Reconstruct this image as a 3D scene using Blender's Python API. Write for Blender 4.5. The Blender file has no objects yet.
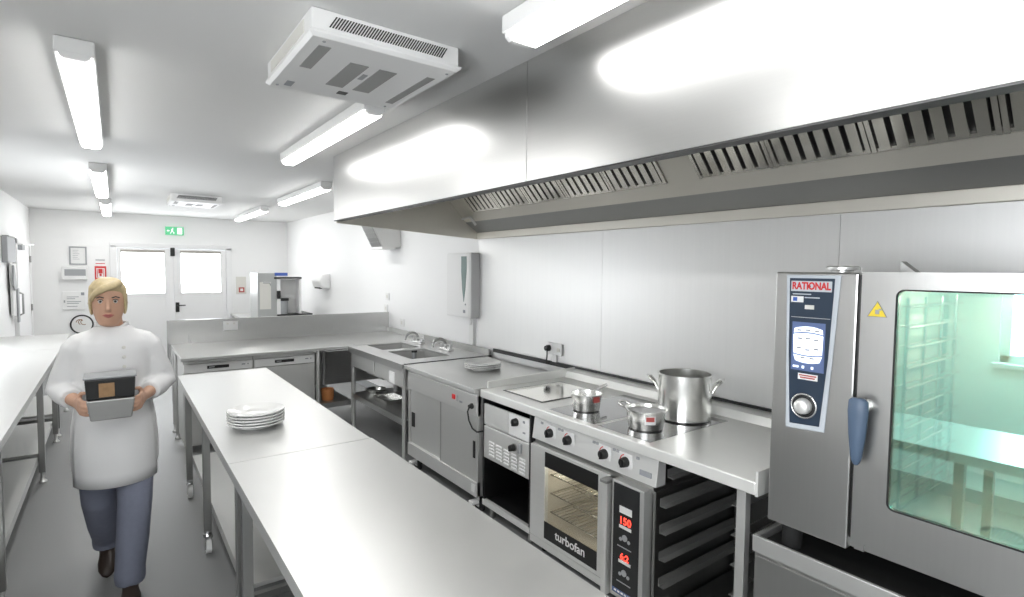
import bpy, bmesh, math, random
from mathutils import Vector, Matrix
random.seed(4)
SC = bpy.context.scene
COL = SC.collection
PI = math.pi

# ------------------------------------------------------------------ materials
def nodes(name):
    m = bpy.data.materials.new(name); m.use_nodes = True
    nt = m.node_tree
    return m, nt, nt.nodes['Principled BSDF']

def plain(name, col, rough=.5, metal=0, spec=.5, coat=0, noise=0, nscale=30):
    m, nt, b = nodes(name)
    b.inputs['Base Color'].default_value = (*col, 1)
    b.inputs['Roughness'].default_value = rough
    b.inputs['Metallic'].default_value = metal
    b.inputs['Specular IOR Level'].default_value = spec
    b.inputs['Coat Weight'].default_value = coat
    if noise:
        tc = nt.nodes.new('ShaderNodeTexCoord'); n = nt.nodes.new('ShaderNodeTexNoise')
        n.inputs['Scale'].default_value = nscale; n.inputs['Detail'].default_value = 5
        nt.links.new(tc.outputs['Object'], n.inputs['Vector'])
        r = nt.nodes.new('ShaderNodeMapRange')
        r.inputs['To Min'].default_value = 1 - noise; r.inputs['To Max'].default_value = 1 + noise
        nt.links.new(n.outputs['Fac'], r.inputs['Value'])
        mx = nt.nodes.new('ShaderNodeVectorMath'); mx.operation = 'SCALE'
        mx.inputs[0].default_value = col
        nt.links.new(r.outputs['Result'], mx.inputs['Scale'])
        nt.links.new(mx.outputs['Vector'], b.inputs['Base Color'])
    return m

def steel(name, col=(.60, .60, .585), rough=.32, grain=(1, 1, 1), amp=.08, bump=.0, metal=1.0):
    """brushed stainless: stretched noise drives roughness and a faint tone change"""
    m, nt, b = nodes(name)
    b.inputs['Metallic'].default_value = metal
    tc = nt.nodes.new('ShaderNodeTexCoord'); mp = nt.nodes.new('ShaderNodeMapping')
    mp.inputs['Scale'].default_value = grain
    n = nt.nodes.new('ShaderNodeTexNoise'); n.inputs['Scale'].default_value = 1; n.inputs['Detail'].default_value = 6
    nt.links.new(tc.outputs['Object'], mp.inputs['Vector']); nt.links.new(mp.outputs['Vector'], n.inputs['Vector'])
    r = nt.nodes.new('ShaderNodeMapRange')
    r.inputs['To Min'].default_value = rough - amp; r.inputs['To Max'].default_value = rough + amp
    nt.links.new(n.outputs['Fac'], r.inputs['Value']); nt.links.new(r.outputs['Result'], b.inputs['Roughness'])
    r2 = nt.nodes.new('ShaderNodeMapRange')
    r2.inputs['To Min'].default_value = .97; r2.inputs['To Max'].default_value = 1.03
    nt.links.new(n.outputs['Fac'], r2.inputs['Value'])
    mx = nt.nodes.new('ShaderNodeVectorMath'); mx.operation = 'SCALE'; mx.inputs[0].default_value = col
    nt.links.new(r2.outputs['Result'], mx.inputs['Scale']); nt.links.new(mx.outputs['Vector'], b.inputs['Base Color'])
    if bump:
        bp = nt.nodes.new('ShaderNodeBump'); bp.inputs['Strength'].default_value = bump; bp.inputs['Distance'].default_value = .002
        nt.links.new(n.outputs['Fac'], bp.inputs['Height']); nt.links.new(bp.outputs['Normal'], b.inputs['Normal'])
    return m

def emit(name, col, s):
    m = bpy.data.materials.new(name); m.use_nodes = True; nt = m.node_tree
    nt.nodes.remove(nt.nodes['Principled BSDF'])
    e = nt.nodes.new('ShaderNodeEmission'); e.inputs['Color'].default_value = (*col, 1); e.inputs['Strength'].default_value = s
    nt.links.new(e.outputs[0], nt.nodes['Material Output'].inputs[0])
    return m

def pane(name, tint, gloss, fac, rough=0.0, fresnel=False):
    m = bpy.data.materials.new(name); m.use_nodes = True; nt = m.node_tree
    nt.nodes.remove(nt.nodes['Principled BSDF'])
    t = nt.nodes.new('ShaderNodeBsdfTransparent'); t.inputs[0].default_value = (*tint, 1)
    g = nt.nodes.new('ShaderNodeBsdfGlossy'); g.inputs['Color'].default_value = (*gloss, 1); g.inputs['Roughness'].default_value = rough
    mx = nt.nodes.new('ShaderNodeMixShader'); mx.inputs[0].default_value = fac
    nt.links.new(t.outputs[0], mx.inputs[1]); nt.links.new(g.outputs[0], mx.inputs[2])
    nt.links.new(mx.outputs[0], nt.nodes['Material Output'].inputs[0])
    return m

M = {}
M['steel_top'] = steel('steel_worktop', (.70, .70, .685), .36, (9, 9, 9), .06, metal=.80)
M['steel_y'] = steel('steel_brushed_long', (.70, .70, .685), .33, (60, 1.5, 60), .05, metal=.62)
M['steel_v'] = steel('steel_brushed_upright', (.66, .66, .645), .36, (60, 60, 2), .05, metal=.65)
M['steel_hood'] = steel('steel_hood_front', (.60, .60, .59), .30, (160, 2, 160), .012)
M['steel_splash'] = steel('steel_splashback', (.74, .74, .73), .44, (60, 60, 1.2), .03, metal=.70)
M['steel_oven'] = steel('steel_oven_front', (.56, .56, .55), .30, (90, 90, 2), .02, metal=1)
M['steel_light'] = steel('steel_pale_front', (.80, .80, .78), .36, (60, 2, 60), .04, metal=.5)
M['steel_range'] = steel('steel_range_top', (.90, .90, .87), .34, (8, 8, 8), .04, metal=.5)
M['steel_up'] = steel('steel_upstand', (.56, .56, .55), .26, (9, 9, .4), .05)
M['steel_counter'] = steel('steel_counter', (.60, .60, .59), .30, (2, 80, 80), .02, metal=.92)
M['steel_dark'] = steel('steel_dull', (.42, .42, .41), .42, (20, 20, 20), .06, metal=.8)
M['steel_leg'] = steel('steel_leg_tube', (.40, .40, .39), .35, (50, 50, 3), .06)
M['steel_hoodin'] = steel('steel_hood_inside', (.74, .71, .64), .38, (30, 2, 30), .05, metal=.55)
M['filter'] = steel('filter_baffle_polished', (.78, .76, .70), .20, (14, 14, 14), .08, .3, metal=.75)
M['pot'] = steel('pot_aluminium', (.88, .88, .86), .24, (4, 4, 160), .06)
M['chrome'] = plain('chrome', (.75, .75, .75), .12, 1)
M['rack'] = steel('wire_rack_steel', (.62, .60, .55), .25, (30, 30, 30), .05)
M['cavity'] = steel('oven_cavity_steel', (.72, .68, .60), .36, (20, 20, 20), .06, metal=.6)
M['white'] = plain('white_enamel', (.82, .82, .81), .38)
M['whitep'] = plain('white_plastic', (.83, .83, .82), .35)
M['cream'] = plain('cream_plastic', (.72, .71, .66), .4)
M['wall'] = plain('wall_white_paint', (.90, .90, .895), .6, noise=.01, nscale=3)
M['ceiling'] = plain('ceiling_white_paint', (.77, .77, .76), .7, noise=.01, nscale=2)
M['floor'] = plain('floor_grey_vinyl', (.25, .253, .25), .42, spec=.4, noise=.10, nscale=220)
M['door'] = plain('door_white_paint', (.85, .85, .85), .45)
M['black'] = plain('black_plastic', (.012, .012, .012), .4)
M['rubber'] = plain('black_rubber', (.015, .015, .015), .7)
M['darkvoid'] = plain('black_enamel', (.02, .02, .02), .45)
M['shadowsteel'] = steel('steel_painted_shade', (.10, .10, .10), .45, (20, 20, 20), .06)  # ordinary steel with shade put into its base colour
M['ceramic'] = plain('plate_glazed_ceramic', (.84, .84, .82), .18, spec=.5, coat=.3)
M['hob'] = plain('hob_black_glass', (.035, .036, .037), .07, spec=1.0, coat=1.0)
M['hob2'] = plain('griddle_mirror_plate', (.72, .71, .66), .10, 1)
M['navy'] = plain('control_panel_navy', (.022, .038, .065), .3)
M['handleblue'] = plain('handle_grey_blue', (.075, .115, .18), .42)
M['bezel'] = plain('bezel_light_grey', (.52, .56, .60), .35)
M['panelblack'] = plain('control_panel_black', (.025, .026, .027), .25)
M['red'] = plain('red_print', (.62, .03, .03), .4)
M['redlabel'] = plain('red_label', (.45, .09, .08), .4)
M['yellow'] = plain('yellow_sticker', (.80, .62, .04), .45)
M['green'] = plain('green_print', (.03, .42, .16), .5)
M['printgrey'] = plain('grey_print', (.30, .31, .33), .6)
M['printblue'] = plain('blue_print', (.05, .12, .45), .5)
M['paper'] = plain('paper_white', (.82, .82, .81), .7)
M['grey'] = plain('grey_plastic', (.36, .37, .38), .5)
M['bodygrey'] = plain('machine_grey_paint', (.42, .43, .42), .4)
M['midgrey'] = plain('grey_mesh_panel', (.33, .33, .32), .6)
M['blind'] = plain('door_glazing_bead_grey', (.40, .38, .34), .5)
M['orange'] = plain('orange_tub', (.62, .25, .09), .5)
M['brown'] = plain('brown_print', (.30, .16, .08), .6)
M['lcd'] = emit('lit_screen_pale_blue', (.72, .82, 1.0), 1.0)
M['lcdblue'] = plain('screen_surround_blue', (.12, .17, .33), .25)
M['led'] = emit('red_digit_leds', (1, .05, .03), 1.6)
M['tube'] = emit('fluorescent_diffuser', (1, .995, .98), 7.5)
M['daylight'] = emit('daylit_frosted_glass', (.94, .97, 1), 4.5)
M['lamp'] = emit('oven_lamp_warm', (1, .93, .8), 150)
M['exitlit'] = emit('lit_exit_sign_green', (.16, .62, .32), .45)
M['exitwhite'] = emit('lit_exit_sign_white', (.95, 1, .96), .5)
M['ovenglass'] = pane('oven_door_teal_coated_glass', (.97, .99, .985), (.50, 1.0, .91), .54)
M['turboglass'] = pane('oven_door_clear_glass', (.80, .81, .80), (.8, .8, .8), .09)
M['tintglass'] = plain('tinted_window_grey_green', (.20, .27, .26), .15)
M['skin'] = plain('skin', (.60, .36, .25), .55)
M['lips'] = plain('lips', (.48, .16, .14), .5)
M['eye'] = plain('eye_dark', (.03, .025, .02), .3)
M['eyewhite'] = plain('eye_white', (.75, .74, .72), .3)
M['hair'] = plain('blonde_hair', (.56, .45, .26), .5, noise=.25, nscale=60)
M['jacket'] = plain('white_cotton_jacket', (.80, .80, .80), .85)
M['apron'] = plain('white_cotton_apron', (.76, .76, .76), .85)
M['trousers'] = plain('blue_grey_cotton', (.20, .215, .28), .85, noise=.08, nscale=40)
M['shoe'] = plain('dark_brown_leather', (.035, .022, .016), .45)
M['food'] = plain('brown_food', (.33, .20, .10), .7, noise=.3, nscale=50)

# ------------------------------------------------------------------ mesh builder (world coordinates)
class MB:
    def __init__(s): s.bm = bmesh.new()
    def box(s, x0, x1, y0, y1, z0, z1):
        v = [s.bm.verts.new(p) for p in [(x0,y0,z0),(x1,y0,z0),(x1,y1,z0),(x0,y1,z0),(x0,y0,z1),(x1,y0,z1),(x1,y1,z1),(x0,y1,z1)]]
        for f in [(0,3,2,1),(4,5,6,7),(0,1,5,4),(1,2,6,5),(2,3,7,6),(3,0,4,7)]: s.bm.faces.new([v[i] for i in f])
        return s
    def hexa(s, P):
        v = [s.bm.verts.new(p) for p in P]
        for f in [(0,3,2,1),(4,5,6,7),(0,1,5,4),(1,2,6,5),(2,3,7,6),(3,0,4,7)]: s.bm.faces.new([v[i] for i in f])
        return s
    def prism(s, poly, d):
        """poly: list of 3D points, extruded along vector d"""
        d = Vector(d); a = [s.bm.verts.new(p) for p in poly]; b = [s.bm.verts.new(Vector(p)+d) for p in poly]
        n = len(a); s.bm.faces.new(a); s.bm.faces.new(b[::-1])
        for i in range(n): s.bm.faces.new([a[i], b[i], b[(i+1)%n], a[(i+1)%n]])
        return s
    def tube(s, path, r, seg=10, closed=False):
        P = [Vector(p) for p in path]; n = len(P); rings = []
        prev = None
        for i, p in enumerate(P):
            if closed: t = P[(i+1)%n]-P[i-1]
            else: t = P[min(i+1,n-1)]-P[max(i-1,0)]
            t.normalize()
            if prev is None:
                a = Vector((0,0,1)) if abs(t.z) < .9 else Vector((1,0,0))
                u = t.cross(a).normalized()
            else:
                u = (prev - t*prev.dot(t)).normalized()
            prev = u; w = t.cross(u)
            rr = r[i] if isinstance(r, (list, tuple)) else r
            rings.append([s.bm.verts.new(p+(u*math.cos(2*PI*k/seg)+w*math.sin(2*PI*k/seg))*rr) for k in range(seg)])
        m = n if closed else n-1
        for i in range(m):
            A, B = rings[i], rings[(i+1)%n]
            for k in range(seg): s.bm.faces.new([A[k], A[(k+1)%seg], B[(k+1)%seg], B[k]])
        if not closed:
            s.bm.faces.new(rings[0][::-1]); s.bm.faces.new(rings[-1])
        return s
    def cyl(s, p0, p1, r, seg=20, r1=None): return s.tube([p0, p1], [r, r if r1 is None else r1], seg)
    def lathe(s, prof, c=(0,0,0), seg=40, axis='z'):
        c = Vector(c); rings = []
        for r, z in prof:
            if r < 1e-6: rings.append([s.bm.verts.new(c+_ax(0,0,z,axis))])
            else: rings.append([s.bm.verts.new(c+_ax(r*math.cos(2*PI*k/seg), r*math.sin(2*PI*k/seg), z, axis)) for k in range(seg)])
        for A, B in zip(rings, rings[1:]):
            for k in range(seg):
                q = [A[k%len(A)], A[(k+1)%seg%len(A)], B[(k+1)%seg%len(B)], B[k%len(B)]]
                u = []
                for v in q:
                    if v not in u: u.append(v)
                if len(u) > 2: s.bm.faces.new(u)
        return s
    def loft(s, rings, cap=True):
        """rings: list of lists of points"""
        R = [[s.bm.verts.new(p) for p in r] for r in rings]; n = len(R[0])
        for A, B in zip(R, R[1:]):
            for k in range(n): s.bm.faces.new([A[k], A[(k+1)%n], B[(k+1)%n], B[k]])
        if cap: s.bm.faces.new(R[0][::-1]); s.bm.faces.new(R[-1])
        return s
    def build(s, name, mat, parent=None, bevel=0, smooth=None, seg=2):
        bmesh.ops.recalc_face_normals(s.bm, faces=s.bm.faces)
        me = bpy.data.meshes.new(name); 
        if parent is not None:
            off = Vector((0,0,0)); q = parent
            while q is not None: off += q.location; q = q.parent
            bmesh.ops.translate(s.bm, verts=s.bm.verts, vec=-off)
        s.bm.to_mesh(me); s.bm.free()
        if smooth:
            for p in me.polygons: p.use_smooth = True
            me.set_sharp_from_angle(angle=math.radians(smooth))
        me.materials.append(mat if not isinstance(mat, str) else M[mat])
        o = bpy.data.objects.new(name, me); COL.objects.link(o)
        if parent is not None: o.parent = parent
        if bevel:
            md = o.modifiers.new('bevel', 'BEVEL'); md.width = bevel; md.segments = seg; md.limit_method = 'ANGLE'; md.angle_limit = math.radians(40)
            md.harden_normals = False
        return o
def _ax(x, y, z, axis):
    return Vector((x,y,z)) if axis == 'z' else (Vector((z,x,y)) if axis == 'x' else Vector((x,z,y)))

def thing(name, label, cat, loc=(0,0,0), group=None):
    o = bpy.data.objects.new(name, None); COL.objects.link(o); o.location = loc; o.empty_display_size = .05
    o['label'] = label; o['category'] = cat
    if group: o['group'] = group
    return o
def tag(o, label, cat, group=None, kind=None):
    o['label'] = label; o['category'] = cat
    if group: o['group'] = group
    if kind: o['kind'] = kind
    # move the origin of a one-mesh thing to its base
    me = o.data; vs = [v.co for v in me.vertices]
    c = Vector(((min(v.x for v in vs)+max(v.x for v in vs))/2, (min(v.y for v in vs)+max(v.y for v in vs))/2, min(v.z for v in vs)))
    me.transform(Matrix.Translation(-c)); o.location = c
    return o
def struct(o): o['kind'] = 'structure'; return o
def copy_tree(o, parent=None):
    c = o.copy(); COL.objects.link(c)
    if parent is not None: c.parent = parent
    for ch in list(o.children): copy_tree(ch, c)
    return c

_cur = []
def text_mesh(string, size, extrude=.0004, spacing=1.0, bold=0.0):
    cu = bpy.data.curves.new('lettering', 'FONT'); cu.body = string; cu.size = size; cu.extrude = extrude
    cu.align_x = 'CENTER'; cu.align_y = 'CENTER'; cu.space_character = spacing; cu.offset = bold
    ob = bpy.data.objects.new('lettering', cu); COL.objects.link(ob)
    bpy.context.view_layer.update()
    me = bpy.data.meshes.new_from_object(ob.evaluated_get(bpy.context.evaluated_depsgraph_get()))
    bpy.data.objects.remove(ob); bpy.data.curves.remove(cu)
    return me
def text(name, string, size, centre, right, up, mat, parent, sx=1.0, spacing=1.0, bold=0.0, extrude=.0004):
    me = text_mesh(string, size, extrude, spacing, bold); me.name = name
    me.materials.clear(); me.materials.append(M[mat])
    r = Vector(right).normalized(); u = Vector(up).normalized(); n = r.cross(u)
    off = Vector((0,0,0)); q = parent
    while q is not None: off += q.location; q = q.parent
    c = Vector(centre) - off
    mt = Matrix(((r.x*sx,u.x,n.x,c.x),(r.y*sx,u.y,n.y,c.y),(r.z*sx,u.z,n.z,c.z),(0,0,0,1)))
    me.transform(mt)
    o = bpy.data.objects.new(name, me); COL.objects.link(o); o.parent = parent
    return o

def arc(c, u, v, r, a0, a1, n):
    c, u, v = Vector(c), Vector(u), Vector(v)
    return [c + (u*math.cos(a0+(a1-a0)*i/n) + v*math.sin(a0+(a1-a0)*i/n))*r for i in range(n+1)]
def rrect(y0, y1, z0, z1, r, n=5):
    """rounded rectangle as (y,z) loop"""
    out = []
    for cy, cz, a in ((y1-r,z1-r,0),(y0+r,z1-r,PI/2),(y0+r,z0+r,PI),(y1-r,z0+r,1.5*PI)):
        for i in range(n+1): out.append((cy+r*math.cos(a+PI/2*i/n), cz+r*math.sin(a+PI/2*i/n)))
    return out

# ------------------------------------------------------------------ camera (fitted to the room's vanishing points)
F, YAW, PIT, ROL, HC = 540.5, math.radians(36.334), math.radians(3.068), math.radians(.621), 1.72
cy_, sy_, cp_, sp_ = math.cos(YAW), math.sin(YAW), math.cos(PIT), math.sin(PIT)
fw = Vector((sy_*cp_, cy_*cp_, -sp_)); rt = Vector((cy_, -sy_, 0)); up = rt.cross(fw)
R_ = rt*math.cos(ROL)+up*math.sin(ROL); U_ = -rt*math.sin(ROL)+up*math.cos(ROL)
cam = bpy.data.cameras.new('camera'); co = bpy.data.objects.new('camera', cam); COL.objects.link(co)
co.matrix_world = Matrix(((R_.x,U_.x,-fw.x,0),(R_.y,U_.y,-fw.y,0),(R_.z,U_.z,-fw.z,HC),(0,0,0,1)))
cam.sensor_width = 36; cam.lens = F*36/1024; cam.clip_start = .05; cam.clip_end = 100
SC.camera = co

# ------------------------------------------------------------------ room shell
XL, XR, YB, YF, ZC = -1.1, 2.9, 11.83, -2.6, 2.635
struct(MB().box(XL-.1, XR+.1, YF-.1, YB+.1, -.1, 0).build('floor', 'floor'))
struct(MB().box(XL-.1, XR+.1, YF-.1, YB+.1, ZC, ZC+.1).build('ceiling', 'ceiling'))
struct(MB().box(XR, XR+.1, YF, YB, 0, ZC).build('wall_right', 'wall'))
struct(MB().box(XL, XR, YF-.1, YF, 0, ZC).build('wall_front', 'wall'))
UNSEEN_WINS = [(-1.5, 1.05, 1.08, 2.15), (5.6, 7.6, 1.0, 1.75)]  # both out of view; first inferred from reflections, second added to brighten splashback
b = MB()
for ya, yb_ in ((YF, UNSEEN_WINS[0][0]), (UNSEEN_WINS[0][1], UNSEEN_WINS[1][0]), (UNSEEN_WINS[1][1], YB)): b.box(XL-.1, XL, ya, yb_, 0, ZC)
for ya, yb_, WZ0, WZ1 in UNSEEN_WINS: b.box(XL-.1, XL, ya, yb_, 0, WZ0); b.box(XL-.1, XL, ya, yb_, WZ1, ZC)
struct(b.build('wall_left', 'wall'))
for k, (ya, yb_, WZ0, WZ1) in enumerate(UNSEEN_WINS):
    b = MB()
    for y_ in (ya+.03, (ya+yb_)/2, yb_-.03): b.box(XL-.07, XL-.02, y_-.03, y_+.03, WZ0, WZ1)
    b.box(XL-.07, XL-.02, ya, yb_, WZ0, WZ0+.06); b.box(XL-.07, XL-.02, ya, yb_, WZ1-.06, WZ1)
    wf = struct(b.build('window_%d' % (k+1), 'door', bevel=.004))
    MB().box(XL-.052, XL-.046, ya, yb_, WZ0, WZ1).build('pane', 'daylight', wf)
    MB().box(XL-.02, XL+.05, ya-.03, yb_+.03, WZ0-.03, WZ0).build('sill', 'door', wf, bevel=.004)
# back wall with the opening of the double door
b = MB(); b.box(XL, 0, YB, YB+.1, 0, ZC); b.box(1.8, XR, YB, YB+.1, 0, ZC); b.box(0, 1.8, YB, YB+.1, 2.08, ZC)
struct(b.build('wall_back', 'wall'))
fr = MB(); fr.box(-.06, .04, YB-.03, YB+.06, 0, 2.07); fr.box(1.76, 1.86, YB-.03, YB+.06, 0, 2.07); fr.box(-.06, 1.86, YB-.03, YB+.06, 2.04, 2.12)
struct(fr.build('trim_1', 'door', bevel=.006))
def glazed_leaf(name, x0, x1, gx0, gx1, gz0, gz1):
    d = MB(); y0, y1 = YB-.01, YB+.04
    d.box(x0, gx0, y0, y1, .01, 2.03); d.box(gx1, x1, y0, y1, .01, 2.03); d.box(gx0, gx1, y0, y1, .01, gz0); d.box(gx0, gx1, y0, y1, gz1, 2.03)
    o = struct(d.build(name, 'door', bevel=.004))
    MB().box(gx0, gx1, YB+.01, YB+.02, gz0, gz1).build('pane', 'daylight', o)
    g = MB(); g.box(gx0-.01, gx1+.01, YB-.02, YB+.0, gz1-.012, gz1+.035); g.build('glazing_bead', 'blind', o)
    g = MB(); g.box(gx0-.015, gx0, YB-.018, YB, gz0-.015, gz1); g.box(gx1, gx1+.015, YB-.018, YB, gz0-.015, gz1); g.box(gx0-.015, gx1+.015, YB-.018, YB, gz0-.015, gz0); g.build('glazing_frame', 'door', o)
    return o
d1 = glazed_leaf('door_1', .045, .888, .10, .745, 1.215, 1.965)
d2 = glazed_leaf('door_2', .892, 1.755, 1.005, 1.66, 1.22, 1.97)
MB().box(.84, .91, YB-.035, YB-.01, 1.90, 2.055).build('bolt', 'black', d1, bevel=.004)
h = MB(); h.box(.905, .965, YB-.03, YB-.01, .86, 1.04); h.build('handle_plate', 'black', d2, bevel=.004)
MB().tube([(.935, YB-.02, .985), (.935, YB-.07, .985), (1.06, YB-.07, .985)], .011, 8).build('handle', 'black', d2, smooth=40)
# side door in the left wall, standing on the wall face
ld = MB(); ld.box(XL, XL+.035, 9.90, 11.25, .01, 2.0); d3 = struct(ld.build('door_3', 'door', bevel=.004))
lt = MB(); lt.box(XL, XL+.05, 9.83, 9.90, 0, 2.07); lt.box(XL, XL+.05, 11.25, 11.32, 0, 2.07); lt.box(XL, XL+.05, 9.83, 11.32, 2.0, 2.07)
struct(lt.build('trim_2', 'door', bevel=.004))
MB().tube([(XL+.035, 10.0, 1.02), (XL+.075, 10.0, 1.04), (XL+.075, 10.0, 1.31), (XL+.035, 10.0, 1.33)], .012, 8).build('handle', 'steel_leg', d3, smooth=40)
for z in (1.8, 1.05):
    MB().cyl((XL+.05, 11.24, z-.05), (XL+.05, 11.24, z+.05), .012, 8).build('hinge', 'steel_leg', d3)
t = thing('door_closer', 'grey door closer with a bent arm on top of the left wall door', 'door closer', (XL+.06, 10.15, 1.93))
MB().box(XL+.036, XL+.09, 9.98, 10.25, 1.92, 1.985).build('closer_body', 'grey', t, bevel=.006)
MB().tube([(XL+.075, 10.1, 1.99), (XL+.17, 10.35, 2.0), (XL+.06, 10.62, 2.01)], .01, 8).build('closer_arm', 'steel_leg', t)
struct(MB().box(XL, XL+.012, YF, 9.83, 0, .10).build('baseboard_left', 'grey'))
struct(MB().box(XR-.012, XR, YF, YB, 0, .10).build('baseboard_right', 'grey'))
# stainless wall cladding between the worktops and the hood
for k, (y0, y1, lab) in enumerate([(2.8115, 4.49, 'brushed stainless splashback panel behind the wall socket and hot cupboard'),
        (1.2035, 2.8095, 'brushed stainless splashback panel behind the stockpot and hob'),
        (-.60, 1.2015, 'brushed stainless splashback panel behind the large combi oven')]):
    o = MB().box(XR-.012, XR-.002, y0, y1, .975, 2.010).build('splashback_panel', 'steel_splash')
    tag(o, lab, 'wall panel', 'splashback panels under the hood')

# ------------------------------------------------------------------ extraction hood
HX = 1.475
hd = thing('extraction_hood', 'long stainless extraction hood hanging from the ceiling along the cook line', 'extraction hood', (2.2, 2.0, 2.02))
def hood_front(y0, y1):
    b = MB(); b.box(HX, HX+.02, y0, y1, 2.11, ZC-.003); f_ = b.build('front_panel', 'steel_hood', hd, bevel=.0008)
    MB().box(HX+.0005, HX+.06, y0, y1, 2.104, 2.1095).build('return_lip', 'shadowsteel', f_)  # underside shade of the lip painted as dark steel
hood_front(1.912, 4.51); hood_front(-.60, 1.908)
b = MB(); b.prism([(HX+.02, 4.485, 2.09), (HX+.02, 4.485, ZC-.003), (XR-.004, 4.485, ZC-.003), (XR-.004, 4.485, 2.012)], (0, .025, 0)); b.build('end_panel', 'steel_hoodin', hd)
b = MB(); b.prism([(HX+.02, -.6, 2.09), (HX+.02, -.6, ZC-.003), (XR-.004, -.6, ZC-.003), (XR-.004, -.6, 2.012)], (0, .025, 0)); b.build('end_panel', 'steel_hoodin', hd)
MB().box(HX+.02, XR-.004, -.575, 4.485, ZC-.03, ZC-.004).build('roof_panel', 'steel_hoodin', hd)
# sloping plenum line runs from low at the wall up and forward; the filters sit in it
A = Vector((2.872, 0, 2.018)); B = Vector((2.36, 0, 2.569)); sl = (B-A)
def on(tt, off=0):
    n = Vector((-sl.z, 0, sl.x)).normalized()*-1
    n = Vector((sl.z, 0, -sl.x)).normalized()   # towards the wall / up
    return A + sl*tt + n*off
tb = .405
b = MB()
p0, p1 = on(.27), on(tb)
b.prism([(*on(.27).xz, 0) and (on(.27).x, -.575, on(.27).z), (on(tb).x, -.575, on(tb).z), (on(tb, .02).x, -.575, on(tb, .02).z), (on(.27, .02).x, -.575, on(.27, .02).z)], (0, 5.06, 0))
b.build('filter_ledge', 'steel_hoodin', hd)
b = MB()
b.prism([(2.868, -.575, 2.075), (on(.27, .0).x, -.575, on(.27).z), (on(.27, .02).x, -.575, on(.27, .02).z), (2.885, -.575, 2.085)], (0, 5.06, 0))
b.build('grease_trough', 'steel_dark', hd)
b = MB(); b.box(2.862, XR-.013, -.575, 4.485, 2.012, 2.075)
b.build('rear_rail', 'steel_hoodin', hd, bevel=.004)
# blanking plates in the filter row
def slope_plate(y0, y1, t0, t1, th=.012):
    a, c, d, e = on(t0), on(t1), on(t1, th), on(t0, th)
    return MB().prism([(a.x, y0, a.z), (c.x, y0, c.z), (d.x, y0, d.z), (e.x, y0, e.z)], (0, y1-y0, 0))
slope_plate(1.853, 2.067, tb, 1.0).build('blanking_plate', 'steel_hoodin', hd)
slope_plate(4.222, 4.485, tb, 1.0).build('blanking_plate', 'steel_hoodin', hd)
slope_plate(-.575, -.305, tb, 1.0).build('blanking_plate', 'steel_hoodin', hd)
MB().tube([(2.66, 4.42, 2.19), (2.66, 4.28, 2.20), (2.72, 4.28, 2.13)], .012, 8).build('drain_spout', 'steel_top', hd)
a, c = on(tb, .06), on(1.0, .06)
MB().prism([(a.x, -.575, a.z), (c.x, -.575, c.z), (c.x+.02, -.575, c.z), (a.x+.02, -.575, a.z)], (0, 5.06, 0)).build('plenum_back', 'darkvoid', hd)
def make_filter(y0, w, lab, n):
    f = thing('baffle_filter', lab, 'grease filter', (on(tb).x, y0+w/2, on(tb).z), 'baffle filters in the hood')
    def bar(ya, yb, t0, t1, o0, o1):
        t0, t1 = max(t0, tb+.006), min(t1, .985); q = [on(t0, o0), on(t1, o0), on(t1, o1), on(t0, o1)]
        return [(v.x, ya, v.z) for v in q], (0, yb-ya, 0)
    b = MB()
    b.prism(*bar(y0+.002, y0+.020, tb, 1.0, -.012, .02)); b.prism(*bar(y0+w-.020, y0+w-.002, tb, 1.0, -.012, .02))
    b.prism(*bar(y0+.02, y0+w-.02, tb, tb+.03, -.004, .02)); b.prism(*bar(y0+.02, y0+w-.02, .96, 1.0, -.012, .02))
    b.build('filter_frame', 'filter', f)
    b = MB(); inner = w-.04; pit = inner/n
    for k in range(n):
        ya = y0+.02+pit*k+.012
        b.prism(*bar(ya, ya+pit-.024, tb+.02, .975, -.010, .002))
    b.build('baffles', 'filter', f)
    b = MB()
    for k in range(n-1):
        ya = y0+.02+pit*(k+.5)+.004
        b.prism(*bar(ya, ya+pit-.008, tb+.02, .975, .022, .026))
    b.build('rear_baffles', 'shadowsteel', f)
    for yy in (y0+w*.3, y0+w*.7):
        p, q = on(.90, -.012), on(.90, -.035)
        MB().tube([(p.x, yy-.035, p.z), (q.x, yy-.03, q.z), (q.x, yy+.03, q.z), (p.x, yy+.035, p.z)], .004, 6).build('filter_handle', 'chrome', f)
nm = ['first', 'second', 'third', 'fourth', 'fifth']
for k in range(5):
    make_filter(2.07+.43*(4-k), .43, f'{nm[k]} baffle filter from the far end of the hood, left of the blanking plate', 6)
for k in range(5):
    make_filter(1.85-.43*(k+1), .43, f'{nm[k]} slatted baffle filter right of the plain plate, counting away from it', 6)

# ------------------------------------------------------------------ ceiling lights
def light(xc, y0, y1, lab, w=.115):
    t = thing('ceiling_light', lab, 'ceiling light', (xc, (y0+y1)/2, ZC-.09), 'fluorescent ceiling lights')
    MB().box(xc-w/2-.004, xc+w/2+.004, y0, y1, ZC-.066, ZC-.002).build('housing', 'whitep', t, bevel=.006)
    pts = [(-w/2+.004, -.0665), (-w/2+.008, -.083), (-w/2+.024, -.094), (w/2-.024, -.094), (w/2-.008, -.083), (w/2-.004, -.0665)]
    b = MB(); b.prism([(xc+a, y0+.035, ZC+c) for a, c in pts], (0, y1-y0-.07, 0)); b.build('diffuser', 'tube', t)
    for ya, yb in ((y0, y0+.034), (y1-.034, y1)):
        b = MB(); b.prism([(xc+a*.9, ya, ZC+c*.93) for a, c in pts], (0, yb-ya, 0)); b.build('end_cap', 'whitep', t)
light(-.11, 2.85, 4.92, 'nearest fluorescent ceiling light in the left row', .125)
light(-.10, 6.15, 8.40, 'middle fluorescent ceiling light in the left row', .125)
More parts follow.
